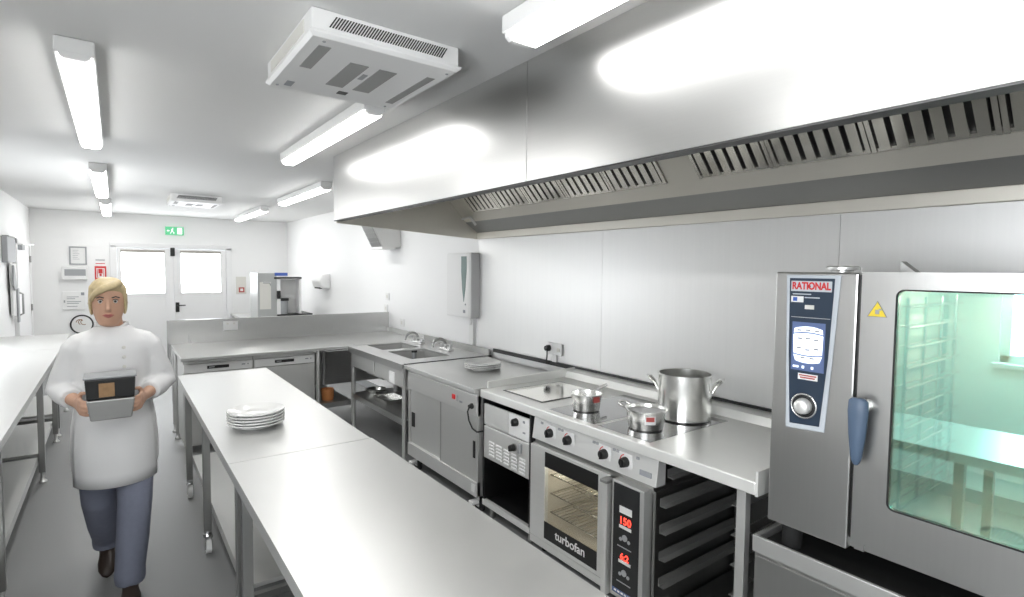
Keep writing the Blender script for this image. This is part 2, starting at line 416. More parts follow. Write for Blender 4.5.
light(-.08, 9.30, 11.45, 'farthest fluorescent ceiling light in the left row, close to the back wall', .125)
light(-.11, -.45, 1.60, 'fluorescent ceiling light of the left row, above the camera side', .125)
light(1.225, -.25, 1.64, 'fluorescent ceiling light at the top edge beside the near half of the hood', .15)
light(1.155, 2.84, 4.66, 'fluorescent ceiling light beside the far end of the hood, behind the near air unit')
light(1.84, 5.85, 7.75, 'fluorescent ceiling light just beyond the far end of the hood')
light(1.84, 8.80, 11.0, 'farthest fluorescent ceiling light in the right row, near the back wall')

# ------------------------------------------------------------------ ceiling air units
def air_unit(x0, x1, y0, y1, lab):
    zb = 2.535
    t = thing('ceiling_air_unit', lab, 'air unit', ((x0+x1)/2, (y0+y1)/2, zb), 'ceiling air units')
    b = MB(); b.box(x0+.008, x1-.008, y0+.008, y1-.008, zb+.024, ZC-.002); b.build('casing', 'white', t, bevel=.003)
    b = MB(); b.hexa([(x0+.014,y0+.014,zb),(x1-.014,y0+.014,zb),(x1-.014,y1-.014,zb),(x0+.014,y1-.014,zb),(x0,y0,zb+.012),(x1,y0,zb+.012),(x1,y1,zb+.012),(x0,y1,zb+.012)])
    b.box(x0, x1, y0, y1, zb+.012, zb+.021); b.box(x0+.012, x1-.012, y0+.012, y1-.012, zb+.021, zb+.024); b.build('tray', 'white', t, bevel=.002)
    n = 44; gx0, gx1 = x0+.068, x1-.082
    b = MB()
    for k in range(n):
        xa = gx0+(gx1-gx0)*k/n; w = (gx1-gx0)/n*.5
        b.prism([(xa, y0+.0055, zb+.040), (xa+w, y0+.0055, zb+.040), (xa+w+.026, y0+.0055, zb+.082), (xa+.026, y0+.0055, zb+.082)], (0, .003, 0))
    b.build('grille', 'black', t)
    MB().box(x0+.0055, x0+.009, y0+.10, y1-.08, zb+.038, zb+.085).build('side_vent', 'cream', t)
    W, D = x1-x0, y1-y0
    def panel(nm, u0, u1, v0, v1, m): MB().box(x0+W*u0, x0+W*u1, y0+D*v0, y0+D*v1, zb-.002, zb+.001).build(nm, m, t)
    panel('intake_mesh', .34, .465, .26, .72, 'midgrey'); panel('intake_mesh', .54, .665, .26, .72, 'midgrey')
    panel('outlet_slot', .09, .165, .12, .50, 'midgrey'); panel('outlet_slot', .86, .92, .20, .84, 'midgrey')
    panel('badge', .10, .15, .80, .90, 'printgrey'); panel('latch', .485, .52, .40, .50, 'grey'); panel('sensor', .47, .54, .80, .86, 'black')
    b = MB()
    for u, v in ((.10, .06), (.06, .92), (.94, .08), (.90, .93)): b.cyl((x0+W*u, y0+D*v, zb-.003), (x0+W*u, y0+D*v, zb+.002), .006, 10)
    b.build('screws', 'grey', t)
air_unit(.568, 1.178, 1.975, 2.665, 'large near white air unit on the ceiling with a slotted grille')
air_unit(.585, 1.175, 8.05, 8.72, 'small-looking far white air unit on the ceiling near the back doors')

# ------------------------------------------------------------------ back wall items
def wall_box(x0, x1, z0, z1, d): return MB().box(x0, x1, YB-d, YB-.001, z0, z1)
RX, RZ = (1,0,0), (0,0,1)
t = thing('exit_sign', 'small green running man exit sign above the double doors', 'sign', (.915, YB-.03, 2.29))
wall_box(.77, 1.06, 2.29, 2.44, .03).build('sign_box', 'exitlit', t, bevel=.004)
wall_box(.955, 1.035, 2.305, 2.425, .033).build('doorway_symbol', 'exitwhite', t)
b = MB()
b.cyl((.885, YB-.034, 2.412), (.885, YB-.03, 2.412), .010, 10)
b.prism([(.862, YB-.034, 2.40), (.893, YB-.034, 2.40), (.888, YB-.034, 2.355), (.862, YB-.034, 2.355)], (0,.003,0))
b.prism([(.862, YB-.034, 2.355), (.878, YB-.034, 2.355), (.850, YB-.034, 2.31), (.838, YB-.034, 2.313)], (0,.003,0))
b.prism([(.872, YB-.034, 2.357), (.888, YB-.034, 2.355), (.912, YB-.034, 2.335), (.905, YB-.034, 2.305), (.893, YB-.034, 2.31), (.896, YB-.034, 2.33)], (0,.003,0))
b.build('running_figure', 'exitwhite', t)
b = MB(); b.prism([(.79, YB-.034, 2.365), (.815, YB-.034, 2.39), (.815, YB-.034, 2.34)], (0,.003,0)); b.box(.815, .838, YB-.034, YB-.031, 2.357, 2.373); b.build('arrow_symbol', 'exitwhite', t)

t = thing('framed_notice', 'black framed white notice, topmost on the left of the back wall', 'framed notice', (-.49, YB-.02, 1.72))
b = MB(); b.box(-.612,-.590,YB-.02,YB-.001,1.72,2.03); b.box(-.397,-.375,YB-.02,YB-.001,1.72,2.03); b.box(-.59,-.397,YB-.02,YB-.001,2.008,2.03); b.box(-.59,-.397,YB-.02,YB-.001,1.72,1.742); b.build('frame', 'grey', t)
wall_box(-.59,-.397,1.742,2.008,.008).build('sheet', 'paper', t)
b = MB()
for k in range(6): b.box(-.565, -.565+random.uniform(.06,.14), YB-.0095, YB-.008, 1.965-.03*k, 1.970-.03*k)
b.build('print_lines', 'printgrey', t)
t = thing('wall_dispenser', 'shallow white wall dispenser with a grey window, under the framed notice', 'dispenser', (-.54, YB-.09, 1.47))
wall_box(-.71,-.37,1.47,1.69,.09).build('casing', 'white', t, bevel=.008)
wall_box(-.675,-.395,1.535,1.645,.093).build('window', 'grey', t)
t = thing('wall_notice', 'white notice board with faint print, above the oval plaque', 'notice', (-.57, YB-.03, .96))
wall_box(-.72,-.415,.96,1.265,.03).build('board', 'whitep', t, bevel=.004)
b = MB()
for z, x1 in ((1.17,-.50),(1.14,-.55),(1.09,-.47),(1.06,-.50),(1.01,-.52)): b.box(-.66, x1, YB-.032, YB-.030, z, z+.010)
b.build('print_lines', 'printgrey', t)
wall_box(-.47,-.425,1.20,1.25,.032).build('corner_badge', 'printgrey', t)
wall_box(-.70,-.68,1.08,1.12,.032).build('dark_mark', 'grey', t)
t = thing('fire_action_sign', 'small red fire sign with white symbols on the back wall', 'sign', (-.195, YB-.008, 1.44))
wall_box(-.275,-.115,1.44,1.70,.008).build('sign_plate', 'red', t)
wall_box(-.255,-.135,1.50,1.665,.0095).build('white_panel', 'paper', t)
b = MB(); b.box(-.225,-.165,YB-.011,YB-.0095,1.575,1.655); b.box(-.245,-.235,YB-.011,YB-.0095,1.51,1.65); b.box(-.155,-.147,YB-.011,YB-.0095,1.51,1.65); b.box(-.21,-.18,YB-.011,YB-.0095,1.53,1.57)
b.build('red_symbol', 'red', t)
b = MB(); b.box(-.26,-.13,YB-.004,YB-.001,1.80,1.815); b.build('upper_lettering', 'printgrey', t); MB().box(-.26,-.13,YB-.004,YB-.001,1.74,1.752).build('red_lettering', 'red', t)
t = thing('oval_plaque', 'white oval plaque with black rim and brown drawing, low on the back wall', 'plaque', (-.47, YB-.03, .55))  # picture plaque fixed to the wall, not a sign
def oval(rx, rz, d, z=.70): return [(-.47+rx*math.cos(2*PI*k/36), YB-d, z+rz*math.sin(2*PI*k/36)) for k in range(36)]
b = MB(); b.prism(oval(.150,.155,.02), (0,.019,0)); b.build('plaque_face', 'paper', t)
MB().tube(oval(.150,.155,.02), .012, 8, True).build('rim', 'black', t)
b = MB()
for k in range(3): b.tube(arc((-.47+.03*(k-1), YB-.022, .74), (1,0,0), (0,0,1), .045, .4+k, 3.2+k, 8), .006, 6)
b.build('brown_drawing', 'brown', t)
t = thing('power_switch', 'pair of white switches with red surrounds on the back wall, left of the machine', 'switch', (2.02, YB-.03, 1.18))
wall_box(1.93,2.11,1.18,1.52,.02).build('back_plate', 'cream', t, bevel=.003)
wall_box(1.975,2.075,1.21,1.31,.03).build('red_surround', 'redlabel', t)
wall_box(2.0,2.05,1.235,1.285,.034).build('rocker', 'whitep', t)

# ------------------------------------------------------------------ left wall items (far, pale)
t = thing('grey_control_box', 'grey box high on the left wall at the frame edge', 'box', (XL+.1, 9.2, 1.74))
MB().box(XL+.001, XL+.06, 8.95, 9.62, 1.74, 2.06).build('casing', 'grey', t, bevel=.01)
MB().box(XL+.001, XL+.065, 9.02, 9.55, 2.06, 2.075).build('lid', 'steel_leg', t)
t = thing('hanging_apron', 'white and dark cloths hanging on the left wall below the grey box', 'apron', (XL+.05, 9.5, 1.0))
b = MB(); b.prism([(XL+.02, 9.72, 1.73), (XL+.02, 9.30, 1.72), (XL+.02, 9.38, 1.05), (XL+.02, 9.74, 1.02)], (.03, 0, 0)); b.build('white_cloth', 'paper', t, bevel=.01)
b = MB(); b.prism([(XL+.052, 9.32, 1.71), (XL+.052, 9.55, 1.42), (XL+.052, 9.40, 1.38), (XL+.052, 9.25, 1.44)], (.02, 0, 0)); b.build('dark_cloth', 'grey', t, bevel=.006)
b = MB(); b.box(XL+.052, XL+.07, 9.60, 9.72, .95, 1.40); b.build('grey_strip', 'grey', t, bevel=.004)

# ------------------------------------------------------------------ right wall items
t = thing('vent_cowl', 'stainless wedge shaped vent cowl on the right wall beyond the hood', 'vent', (2.74, 6.55, 1.97))
b = MB()
P = [(2.50,2.30),(XR-.002,2.33),(XR-.002,1.98),(2.66,1.98)]
b.prism([(x, 6.30, z) for x, z in P], (0, .36, 0)); b.build('cowl', 'steel_v', t, bevel=.003)
b = MB()
for k in range(5):
    f0 = .12+.17*k
    xa = 2.50+.16*f0; za = 2.30-.32*f0
    b.hexa([(xa-.004, 6.33, za),(xa+.03,6.33,za-.05),(xa+.03,6.63,za-.05),(xa-.004,6.63,za),(xa-.012,6.33,za-.004),(xa+.022,6.33,za-.054),(xa+.022,6.63,za-.054),(xa-.012,6.63,za-.004)])
b.build('louvres', 'steel_dark', t)
MB().box(2.655, 2.83, 6.31, 6.65, 1.955, 1.981).build('outlet', 'steel_top', t)
t = thing('hand_towel_dispenser', 'white rounded dispenser on the right wall, right of the far machine', 'dispenser', (2.83, 9.3, 1.36))
b = MB(); b.prism([(XR-.002, 9.05, 1.62), (2.77, 9.05, 1.60), (2.72, 9.05, 1.50), (2.76, 9.05, 1.38), (XR-.002, 9.05, 1.36)], (0, .5, 0)); b.build('casing', 'whitep', t, bevel=.02)
MB().box(2.745, 2.80, 9.18, 9.42, 1.365, 1.385).build('outlet', 'black', t)
for nm_, y, z, lab in (('light_switch', 6.7, 1.35, 'upper white switch on the right wall above the far basin'), ('light_switch', 6.75, 1.19, 'lower white switch on the right wall beside the upstand end'), ('wall_socket', 6.25, 1.04, 'white socket low on the right wall above the taps')):
    t = thing(nm_, lab, 'switch' if 'switch' in nm_ else 'socket', (XR-.01, y, z-.05))
    MB().box(XR-.014, XR-.001, y-.055, y+.055, z-.05, z+.05).build('face_plate', 'whitep', t, bevel=.003)
    MB().box(XR-.019, XR-.013, y-.018, y+.018, z-.02, z+.02).build('rocker', 'cream', t)
t = thing('wall_heater_unit', 'tall cream wall unit with a tapering grey window beside the hood end', 'wall unit', (2.84, 4.68, 1.24))
MB().box(2.79, XR-.001, 4.475, 4.95, 1.235, 1.88).build('casing', 'white', t, bevel=.012)
b = MB(); b.box(2.785, 2.80, 4.50, 4.655, 1.25, 1.87); b.build('front_strip', 'whitep', t, bevel=.004)
b = MB(); b.prism([(2.781, 4.640, 1.845), (2.781, 4.545, 1.845), (2.781, 4.545, 1.70), (2.781, 4.565, 1.52), (2.781, 4.592, 1.395), (2.781, 4.620, 1.52), (2.781, 4.640, 1.70)], (.006, 0, 0)); b.build('window', 'tintglass', t)
b = MB(); b.cyl((2.780, 4.56, 1.37), (2.787, 4.56, 1.37), .009, 12); b.build('button', 'grey', t)
b = MB(); b.box(2.780, 2.787, 4.565, 4.60, 1.285, 1.315); b.build('badge', 'printgrey', t)
t = thing('cable_trunking', 'white vertical trunking running down from the cream wall unit', 'trunking', (2.88, 4.58, .9))
MB().box(2.865, XR-.001, 4.545, 4.625, .91, 1.234).build('cover', 'whitep', t, bevel=.004)
MB().tube(arc((2.86, 4.60, 1.19), (0,1,0), (0,0,1), .03, PI/2, 1.5*PI, 8), .006, 6).build('cable_loop', 'whitep', t)
t = thing('double_wall_socket', 'white double socket on the stainless splashback with a black plug in it', 'socket', (2.88, 3.32, 1.04))
MB().box(2.868, XR-.013, 3.225, 3.40, 1.03, 1.125).build('face_plate', 'whitep', t, bevel=.004)
MB().box(2.862, 2.869, 3.245, 3.275, 1.06, 1.09).build('rocker', 'cream', t)
MB().box(2.872, XR-.013, 3.295, 3.345, .955, 1.03).build('trunking', 'whitep', t, bevel=.003)
t = thing('black_plug', 'black mains plug with hanging cord in the splashback socket', 'plug', (2.85, 3.375, 1.05))
b = MB(); b.lathe([(0,-.045),(.020,-.042),(.026,-.02),(.026,-.002),(0,-.002)], (2.869, 3.375, 1.08), 16, 'x'); b.build('plug_body', 'black', t, smooth=50)
MB().tube([(2.845, 3.375, 1.06), (2.845, 3.375, 1.03), (2.85, 3.385, .99), (2.86, 3.40, .955)], .005, 8).build('cord', 'black', t)

# ------------------------------------------------------------------ tables
def castor(x, y, parent, sx=1):
    b = MB(); b.cyl((x, y, .10), (x, y, .135), .022, 14); b.box(x-.022, x-.016, y-.05, y+.02, .035, .105); b.box(x+.016, x+.022, y-.05, y+.02, .035, .105); b.box(x-.022, x+.022, y-.035, y+.03, .098, .106)
    c = b.build('castor', 'chrome', parent)
    MB().cyl((x-.014, y-.022, .046), (x+.014, y-.022, .046), .045, 20).build('wheel', 'whitep' if sx else 'rubber', c, smooth=40)
    return c
def foot(x, y, parent):
    b = MB(); b.lathe([(0,.0),(.026,.0),(.028,.012),(.014,.03),(.012,.09),(0,.09)], (x, y, 0), 16); return b.build('adjustable_foot', 'steel_top', parent, smooth=40)

def worktable(name, lab, x0, x1, y0, y1, legs, shelf=None, shelf_z=.22, feet='castor', wt=.045, group=None, lw=.04, inset=.035, topmat='steel_top'):
    t = thing(name, lab, 'table', ((x0+x1)/2, (y0+y1)/2, 0), group)
    b = MB(); b.box(x0, x1, y0, y1, .897-.003, .90); b.box(x0, x0+.015, y0, y1, .90-wt, .894); b.box(x1-.015, x1, y0, y1, .90-wt, .894); b.box(x0+.015, x1-.015, y0, y0+.015, .90-wt, .894); b.box(x0+.015, x1-.015, y1-.015, y1, .90-wt, .894)
    b.box(x0+.015, x1-.015, y0+.015, y1-.015, .87, .894)
    b.build('worktop', topmat, t)
    zb = .13 if feet == 'castor' else .085
    for yy in legs:
        for xx in (x0+inset, x1-inset-lw):
            MB().box(xx, xx+lw, yy-lw/2, yy+lw/2, zb, .87).build('leg', 'steel_leg', t, bevel=.003)
            if feet == 'castor': castor(xx+lw/2, yy, t)
            else: foot(xx+lw/2, yy, t)
        MB().box(x0+inset+lw, x1-inset-lw, yy-.015, yy+.015, shelf_z-.055, shelf_z-.025).build('cross_bar', 'steel_leg', t)
    if shelf:
        for (a, c) in shelf:
            b = MB(); xs0, xs1 = x0+inset+lw+.002, x1-inset-lw-.002
            b.box(xs0, xs1, a, c, shelf_z-.02, shelf_z); b.box(xs0, xs0+.012, a, c, shelf_z-.055, shelf_z-.02); b.box(xs1-.012, xs1, a, c, shelf_z-.055, shelf_z-.02)
            b.build('shelf', 'steel_top', t)
    return t
worktable('island_table', 'stainless island table carrying the plate stack, far half of the island', .362, .978, 2.474, 4.70, [2.535, 3.64, 4.60], [(2.57, 4.62)], .30)
worktable('island_table', 'empty stainless island table nearest the camera, at the bottom of the frame', .362, .985, .50, 2.470, [2.40, .75], [(2.03, 2.44)], .24)
worktable('wall_table', 'long stainless table along the left wall, in front at the frame edge', XL+.005, -.443, 2.2, 6.84, [3.62, 5.56, 6.76], [(2.3, 3.55), (3.65, 5.50), (5.62, 6.72)], .22, feet='foot', inset=.03)
worktable('wall_table', 'far pale table along the left wall behind the person', XL+.005, -.443, 6.85, 8.28, [6.98, 8.15], [(7.05, 8.1)], .22, feet='foot', inset=.03)

# ------------------------------------------------------------------ back counter with upstand, dishwashers
t = thing('back_counter', 'wide stainless counter with a tall upstand across the far end of the island', 'counter', (1.3, 6.1, 0))
b = MB(); b.box(.455, 2.05, 5.56, 6.60, .87, .90); b.box(2.05, 2.872, 5.575, 6.60, .87, .90); b.box(2.845, 2.872, 5.575, 6.60, .90, .96)
b.build('worktop', 'steel_counter', t, bevel=.003)
MB().box(.425, 2.872, 6.60, 6.64, .70, 1.152).build('upstand', 'steel_up', t, bevel=.003)
b = MB(); b.box(.945, 1.09, 6.592, 6.601, 1.02, 1.12); so = b.build('double_socket', 'whitep', t, bevel=.002)
b = MB(); b.box(.975, .995, 6.588, 6.593, 1.085, 1.105); b.box(1.04, 1.06, 6.588, 6.593, 1.085, 1.105); b.build('rocker', 'cream', so)
for xx, yy in ((1.645, 5.59), (2.005, 5.58), (1.645, 6.50), (1.985, 6.50), (.455, 6.23), (.455, 6.50)):
    MB().cyl((xx+.018, yy+.018, .08), (xx+.018, yy+.018, .87), .019, 14).build('leg', 'steel_v', t, smooth=40); foot(xx+.018, yy+.018, t)
b = MB(); b.box(1.66, 2.0, 5.60, 6.55, .295, .315); b.box(1.66, 2.0, 5.60, 5.612, .262, .295); b.build('shelf', 'steel_counter', t)
MB().box(.455, 2.872, 6.56, 6.575, .30, .70).build('back_sheet', 'steel_v', t)
def dishwasher(x0, x1, lab):
    t = thing('dishwasher', lab, 'dishwasher', ((x0+x1)/2, 5.9, 0), 'undercounter dishwashers')
    MB().box(x0, x1, 5.66, 6.20, .07, .855).build('body', 'steel_v', t, bevel=.004)
    MB().box(x0+.004, x1-.004, 5.632, 5.66, .09, .742).build('door', 'steel_v', t, bevel=.004)
    p = MB().box(x0+.004, x1-.004, 5.625, 5.66, .75, .828).build('control_panel', 'white', t, bevel=.004)
    xm = (x0+x1)/2-.01
    MB().box(xm-.09, xm+.09, 5.619, 5.627, .778, .806).build('handle_recess', 'black', p)
    b = MB(); b.box(xm-.075, xm-.03, 5.617, 5.62, .788, .798); b.build('badge', 'grey', p)
    b = MB(); b.box(x1-.10, x1-.07, 5.621, 5.626, .79, .80); b.box(x1-.05, x1-.04, 5.621, 5.626, .79, .80); b.build('buttons', 'printgrey', p)
    b = MB()
    for xx in (x0+.05, x1-.05): b.cyl((xx, 5.75, 0), (xx, 5.75, .08), .02, 12)
    b.build('feet', 'rubber', t)
dishwasher(.478, 1.055, 'left undercounter dishwasher with white control panel, partly behind the island')
dishwasher(1.062, 1.640, 'right undercounter dishwasher with white control panel, beside the open shelf')
o = MB().lathe([(0,0),(.055,0),(.062,.03),(.066,.12),(.060,.12),(.055,.01),(0,.01)], (1.80, 5.74, .316), 24).build('orange_tub', 'orange', smooth=40)
tag(o, 'small orange tub on the shelf under the back counter', 'tub')

# ------------------------------------------------------------------ sink unit
t = thing('double_sink_unit', 'stainless double bowl sink unit along the right wall, past the hot cupboard', 'sink', (2.4, 5.0, 0))
x0, x1, y0, y1 = 1.955, 2.868, 4.235, 5.555
bowls = [(2.15, 2.55, 5.10, 5.52), (2.15, 2.55, 4.45, 4.98)]
b = MB()
b.box(x0, 2.15, y0, y1, .88, .90); b.box(2.55, x1, y0, y1, .88, .90)
b.box(2.15, 2.55, y0, 4.45, .88, .90); b.box(2.15, 2.55, 4.98, 5.10, .88, .90); b.box(2.15, 2.55, 5.52, y1, .88, .90)
b.box(x0, x0+.015, y0, y1, .84, .88)
b.build('sink_top', 'steel_counter', t)
for bx0, bx1, by0, by1 in bowls:
    b = MB(); z0 = .60
    b.hexa([(bx0+.01,by0+.01,z0),(bx1-.01,by0+.01,z0),(bx1-.01,by1-.01,z0),(bx0+.01,by1-.01,z0),(bx0+.01,by0+.01,z0+.004),(bx1-.01,by0+.01,z0+.004),(bx1-.01,by1-.01,z0+.004),(bx0+.01,by1-.01,z0+.004)])
    b.box(bx0-.003, bx0, by0-.003, by1+.003, z0, .8795); b.box(bx1, bx1+.003, by0-.003, by1+.003, z0, .8795); b.box(bx0, bx1, by0-.003, by0, z0, .8795); b.box(bx0, bx1, by1, by1+.003, z0, .8795)
    b.build('bowl', 'steel_y', t)
MB().cyl((2.35, 4.80, .604), (2.35, 4.80, .90), .022, 16).build('standpipe', 'grey', t, smooth=40)
MB().cyl((2.35, 4.80, .90), (2.35, 4.80, .92), .028, 16).build('standpipe_cap', 'black', t)
b = MB(); b.box(2.845, x1, y0, y1, .90, .96); b.build('upstand', 'steel_dark', t, bevel=.002)
MB().box(x0+.02, x1, 4.215, 4.235, .872, .905).build('end_trim', 'black', t)
b = MB(); b.box(x0+.02, x0+.035, 4.25, 4.88, .70, .84); b.box(x0+.02, x0+.035, 4.90, 5.48, .70, .84); b.build('apron_panel', 'steel_y', t, bevel=.002)
b = MB(); b.box(x0+.015, x0+.021, 4.42, 4.53, .70, .80); b.build('notice_label', 'paper', t)
for yy in (4.27, 5.50):
    for xx in (x0+.02, x1-.06):
        MB().cyl((xx+.02, yy, .08), (xx+.02, yy, .87), .019, 14).build('leg', 'steel_v', t, smooth=40); foot(xx+.02, yy, t)
b = MB(); b.box(x0+.03, x1-.03, 4.27, 5.52, .395, .41); b.box(x0+.03, x0+.045, 4.27, 5.52, .355, .395); b.build('shelf', 'steel_counter', t)
for k, (px, py) in enumerate(((2.35, 5.35), (2.35, 4.70))):
    MB().cyl((px+.05, py, .40), (px+.05, py, .60), .028, 14).build('waste_pipe', 'whitep', t, smooth=40)
b = MB(); b.box(2.84, 2.86, 4.27, 5.52, .41, .80); b.build('rear_sheet', 'steel_v', t)
for k in range(5):
    MB().cyl((2.72, 4.45+.25*k, .41), (2.72, 4.45+.25*k, .62), .016, 10).build('pipe', 'whitep' if k % 2 else 'chrome', t, smooth=40)
def tap(y, lab):
    t = thing('mixer_tap', lab, 'tap', (2.66, y, .90), 'swan neck taps on the sink')
    b = MB(); b.box(2.64, 2.70, y-.11, y+.11, .9012, .93); b.build('tap_body', 'chrome', t, bevel=.006)
    path = [(2.67, y, .93), (2.67, y, .955)] + arc((2.605, y+.02, .955), (.96,-.28,0), (0,0,1), .068, 0, PI, 10) + [(2.538, y+.04, .94)]
    MB().tube(path, .012, 10).build('spout', 'steel_leg', t, smooth=50)
    for s in (-1, 1):
        b = MB(); b.cyl((2.67, y+s*.09, .93), (2.67, y+s*.09, .965), .016, 12); b.box(2.60, 2.68, y+s*.09-.008, y+s*.09+.008, .965, .978); b.build('lever', 'whitep', t, bevel=.003)
tap(5.36, 'far chrome swan neck tap, over the far sink bowl'); tap(4.74, 'near chrome swan neck tap, over the near sink bowl')
t = thing('steel_tray', 'shallow stainless tray lying on the shelf under the sink', 'tray', (2.15, 5.20, .41))
b = MB(); b.box(2.05, 2.27, 4.80, 5.10, .411, .416); b.box(2.05, 2.056, 4.80, 5.10, .416, .455); b.box(2.264, 2.27, 4.80, 5.10, .416, .455); b.box(2.056, 2.264, 4.80, 4.806, .416, .455); b.box(2.056, 2.264, 5.094, 5.10, .416, .455)
b.build('pan', 'pot', t); MB().tube([(2.10, 5.10, .45), (2.10, 5.16, .46), (2.22, 5.16, .46), (2.22, 5.10, .45)], .006, 6).build('handle', 'chrome', t)
t = thing('frying_pan', 'silver pan with a long handle on the shelf under the sink', 'pan', (2.12, 5.52, .41))
b = MB(); b.lathe([(0,.0),(.085,.0),(.105,.04),(.102,.04),(.083,.004),(0,.004)], (2.20, 5.40, .411), 24); b.build('pan_bowl', 'pot', t, smooth=40)
MB().tube([(2.12, 5.34, .45), (2.08, 5.29, .47), (2.03, 5.24, .48)], .008, 8).build('handle', 'chrome', t)

# ------------------------------------------------------------------ far machine on its counter
t = thing('rear_counter', 'far counter in the back right corner carrying the machine', 'counter', (2.35, 10.6, 0))
MB().box(1.82, 2.895, 9.36, 11.82, .76, .80).build('worktop', 'steel_top', t, bevel=.003)
for xx in (1.84, 2.84):
    for yy in (9.40, 11.7): MB().box(xx, xx+.04, yy, yy+.04, 0, .76).build('leg', 'steel_leg', t)
MB().box(1.89, 2.83, 9.45, 11.69, .30, .32).build('shelf', 'steel_top', t)
t = thing('countertop_machine', 'grey countertop machine with an open bay and dark top bar in the far corner', 'machine', (2.1, 9.75, .80))
MB().box(2.0605, 2.55, 9.45, 10.0, .802, .9015).build('base', 'bodygrey', t, bevel=.004)
MB().box(1.77, 2.06, 9.45, 10.05, .802, 1.62).build('body', 'bodygrey', t, bevel=.004)
MB().box(1.80, 1.97, 9.445, 9.452, 1.03, 1.47).build('access_door', 'cream', t, bevel=.004)
MB().tube([(1.85, 9.43, 1.46), (1.95, 9.43, 1.46), (1.965, 9.44, 1.42)], .008, 8).build('handle', 'grey', t)
MB().box(2.03, 2.23, 9.44, 9.46, 1.575, 1.625).build('blue_label', 'printblue', t)
MB().box(2.06, 2.45, 9.66, 10.05, .93, 1.515).build('back_panel', 'whitep', t)
MB().box(2.06, 2.12, 9.45, 9.55, .93, 1.55).build('column', 'whitep', t, bevel=.004)
MB().box(2.415, 2.45, 9.45, 9.99, .93, 1.52).build('side_frame', 'white', t, bevel=.004)
MB().box(2.02, 2.45, 9.42, 9.66, 1.525, 1.555).build('top_bar', 'black', t, bevel=.004)
MB().box(2.061, 2.62, 9.40, 10.02, .902, .94).build('drip_tray', 'black', t, bevel=.004)
b = MB(); b.lathe([(0,0),(.075,0),(.085,.22),(0,.22)], (2.17, 9.53, .94), 20); b.build('canister', 'grey', t, smooth=40)
MB().cyl((2.17, 9.53, 1.16), (2.17, 9.53, 1.20), .095, 20).build('canister_lid', 'black', t)
MB().box(2.06, 2.11, 9.40, 9.46, 1.20, 1.33).build('nozzle', 'black', t, bevel=.004)
t.location.x += .085

# ------------------------------------------------------------------ hot cupboard
t = thing('hot_cupboard', 'mobile stainless hot cupboard with two sliding doors, left of the cooking range', 'cupboard', (2.4, 3.63, 0))
CX = 2.0
MB().box(1.965, 2.82, 3.095, 4.215, .868, .90).build('worktop', 'steel_top', t, bevel=.003)
b = MB(); b.box(CX+.035, 2.80, 3.12, 4.20, .13, .15); b.box(2.79, 2.80, 3.12, 4.20, .15, .868); b.box(CX, 2.79, 4.185, 4.20, .13, .868); b.box(CX+.002, 2.79, 3.105, 3.12, .13, .868)
b.box(CX, CX+.03, 3.12, 4.185, .845, .868); b.build('body', 'steel_v', t, bevel=.002)
MB().box(CX-.006, CX+.03, 3.105, 4.20, .70, .845).build('fascia', 'steel_y', t, bevel=.003)
MB().box(CX-.006, CX+.03, 3.105, 4.20, .13, .235).build('plinth_panel', 'steel_y', t, bevel=.003)
dl = MB().box(CX+.018, CX+.03, 3.60, 4.185, .235, .70).build('sliding_door', 'steel_v', t, bevel=.002)
dr = MB().box(CX+.002, CX+.014, 3.12, 3.63, .235, .70).build('sliding_door', 'steel_v', t, bevel=.002)
MB().box(CX+.0005, CX+.016, 3.625, 3.642, .235, .70).build('door_edge', 'steel_dark', dr)
MB().box(CX+.012, CX+.02, 4.11, 4.16, .38, .50).build('recessed_pull', 'black', dl)
MB().box(CX-.003, CX+.004, 3.135, 3.16, .40, .52).build('recessed_pull', 'black', dr)
MB().box(CX+.01, CX+.03, 4.16, 4.20, .705, .735).build('catch', 'black', t)
b = MB(); b.box(CX-.012, CX-.005, 3.40, 3.44, .765, .80); b.build('red_rocker', 'red', t)
MB().box(CX-.010, CX-.005, 3.365, 3.375, .757, .80).build('indicator', 'grey', t)
MB().box(CX-.010, CX-.005, 3.30, 3.335, .757, .77).build('small_label', 'printgrey', t)
b = MB(); b.lathe([(0,-.03),(.013,-.03),(.016,-.012),(.020,-.010),(.020,0),(0,0)], (CX-.006, 3.165, .765), 16, 'x'); b.build('cable_gland', 'black', t, smooth=40)
MB().tube([(CX-.03, 3.165, .765), (CX-.045, 3.165, .73), (CX-.04, 3.155, .67), (CX-.03, 3.125, .62), (CX-.015, 3.09, .60), (CX+.03, 3.085, .60)], .006, 8).build('power_cord', 'black', t, smooth=60)
MB().box(CX-.009, CX-.005, 3.125, 3.17, .16, .215).build('rating_label', 'paper', t)
for yy in (3.17, 4.14):
    for xx in (CX+.06, 2.72):
        c = MB().box(xx-.03, xx+.03, yy-.03, yy+.03, .118, .13).build('castor', 'chrome', t)
        b = MB(); b.box(xx-.022, xx-.016, yy-.035, yy+.025, .04, .12); b.box(xx+.016, xx+.022, yy-.035, yy+.025, .04, .12); b.build('fork', 'chrome', c)
        MB().cyl((xx-.014, yy-.01, .05), (xx+.014, yy-.01, .05), .05, 20).build('wheel', 'rubber', c, smooth=40)
        MB().box(xx-.075, xx-.02, yy-.03, yy+.025, .065, .085).build('brake_pedal', 'white', c, bevel=.004)

# ------------------------------------------------------------------ cooking range
X0, XB, Y0, Y1 = 2.0, 2.868, 1.10, 3.075
t = thing('cooking_range', 'stainless cooking range with two black hobs and a mirror-like griddle set in its worktop', 'cooker', (2.4, 2.1, 0))
b = MB(); b.box(X0, XB, Y0, Y1, .845, .90); b.build('worktop', 'steel_range', t, bevel=.006)
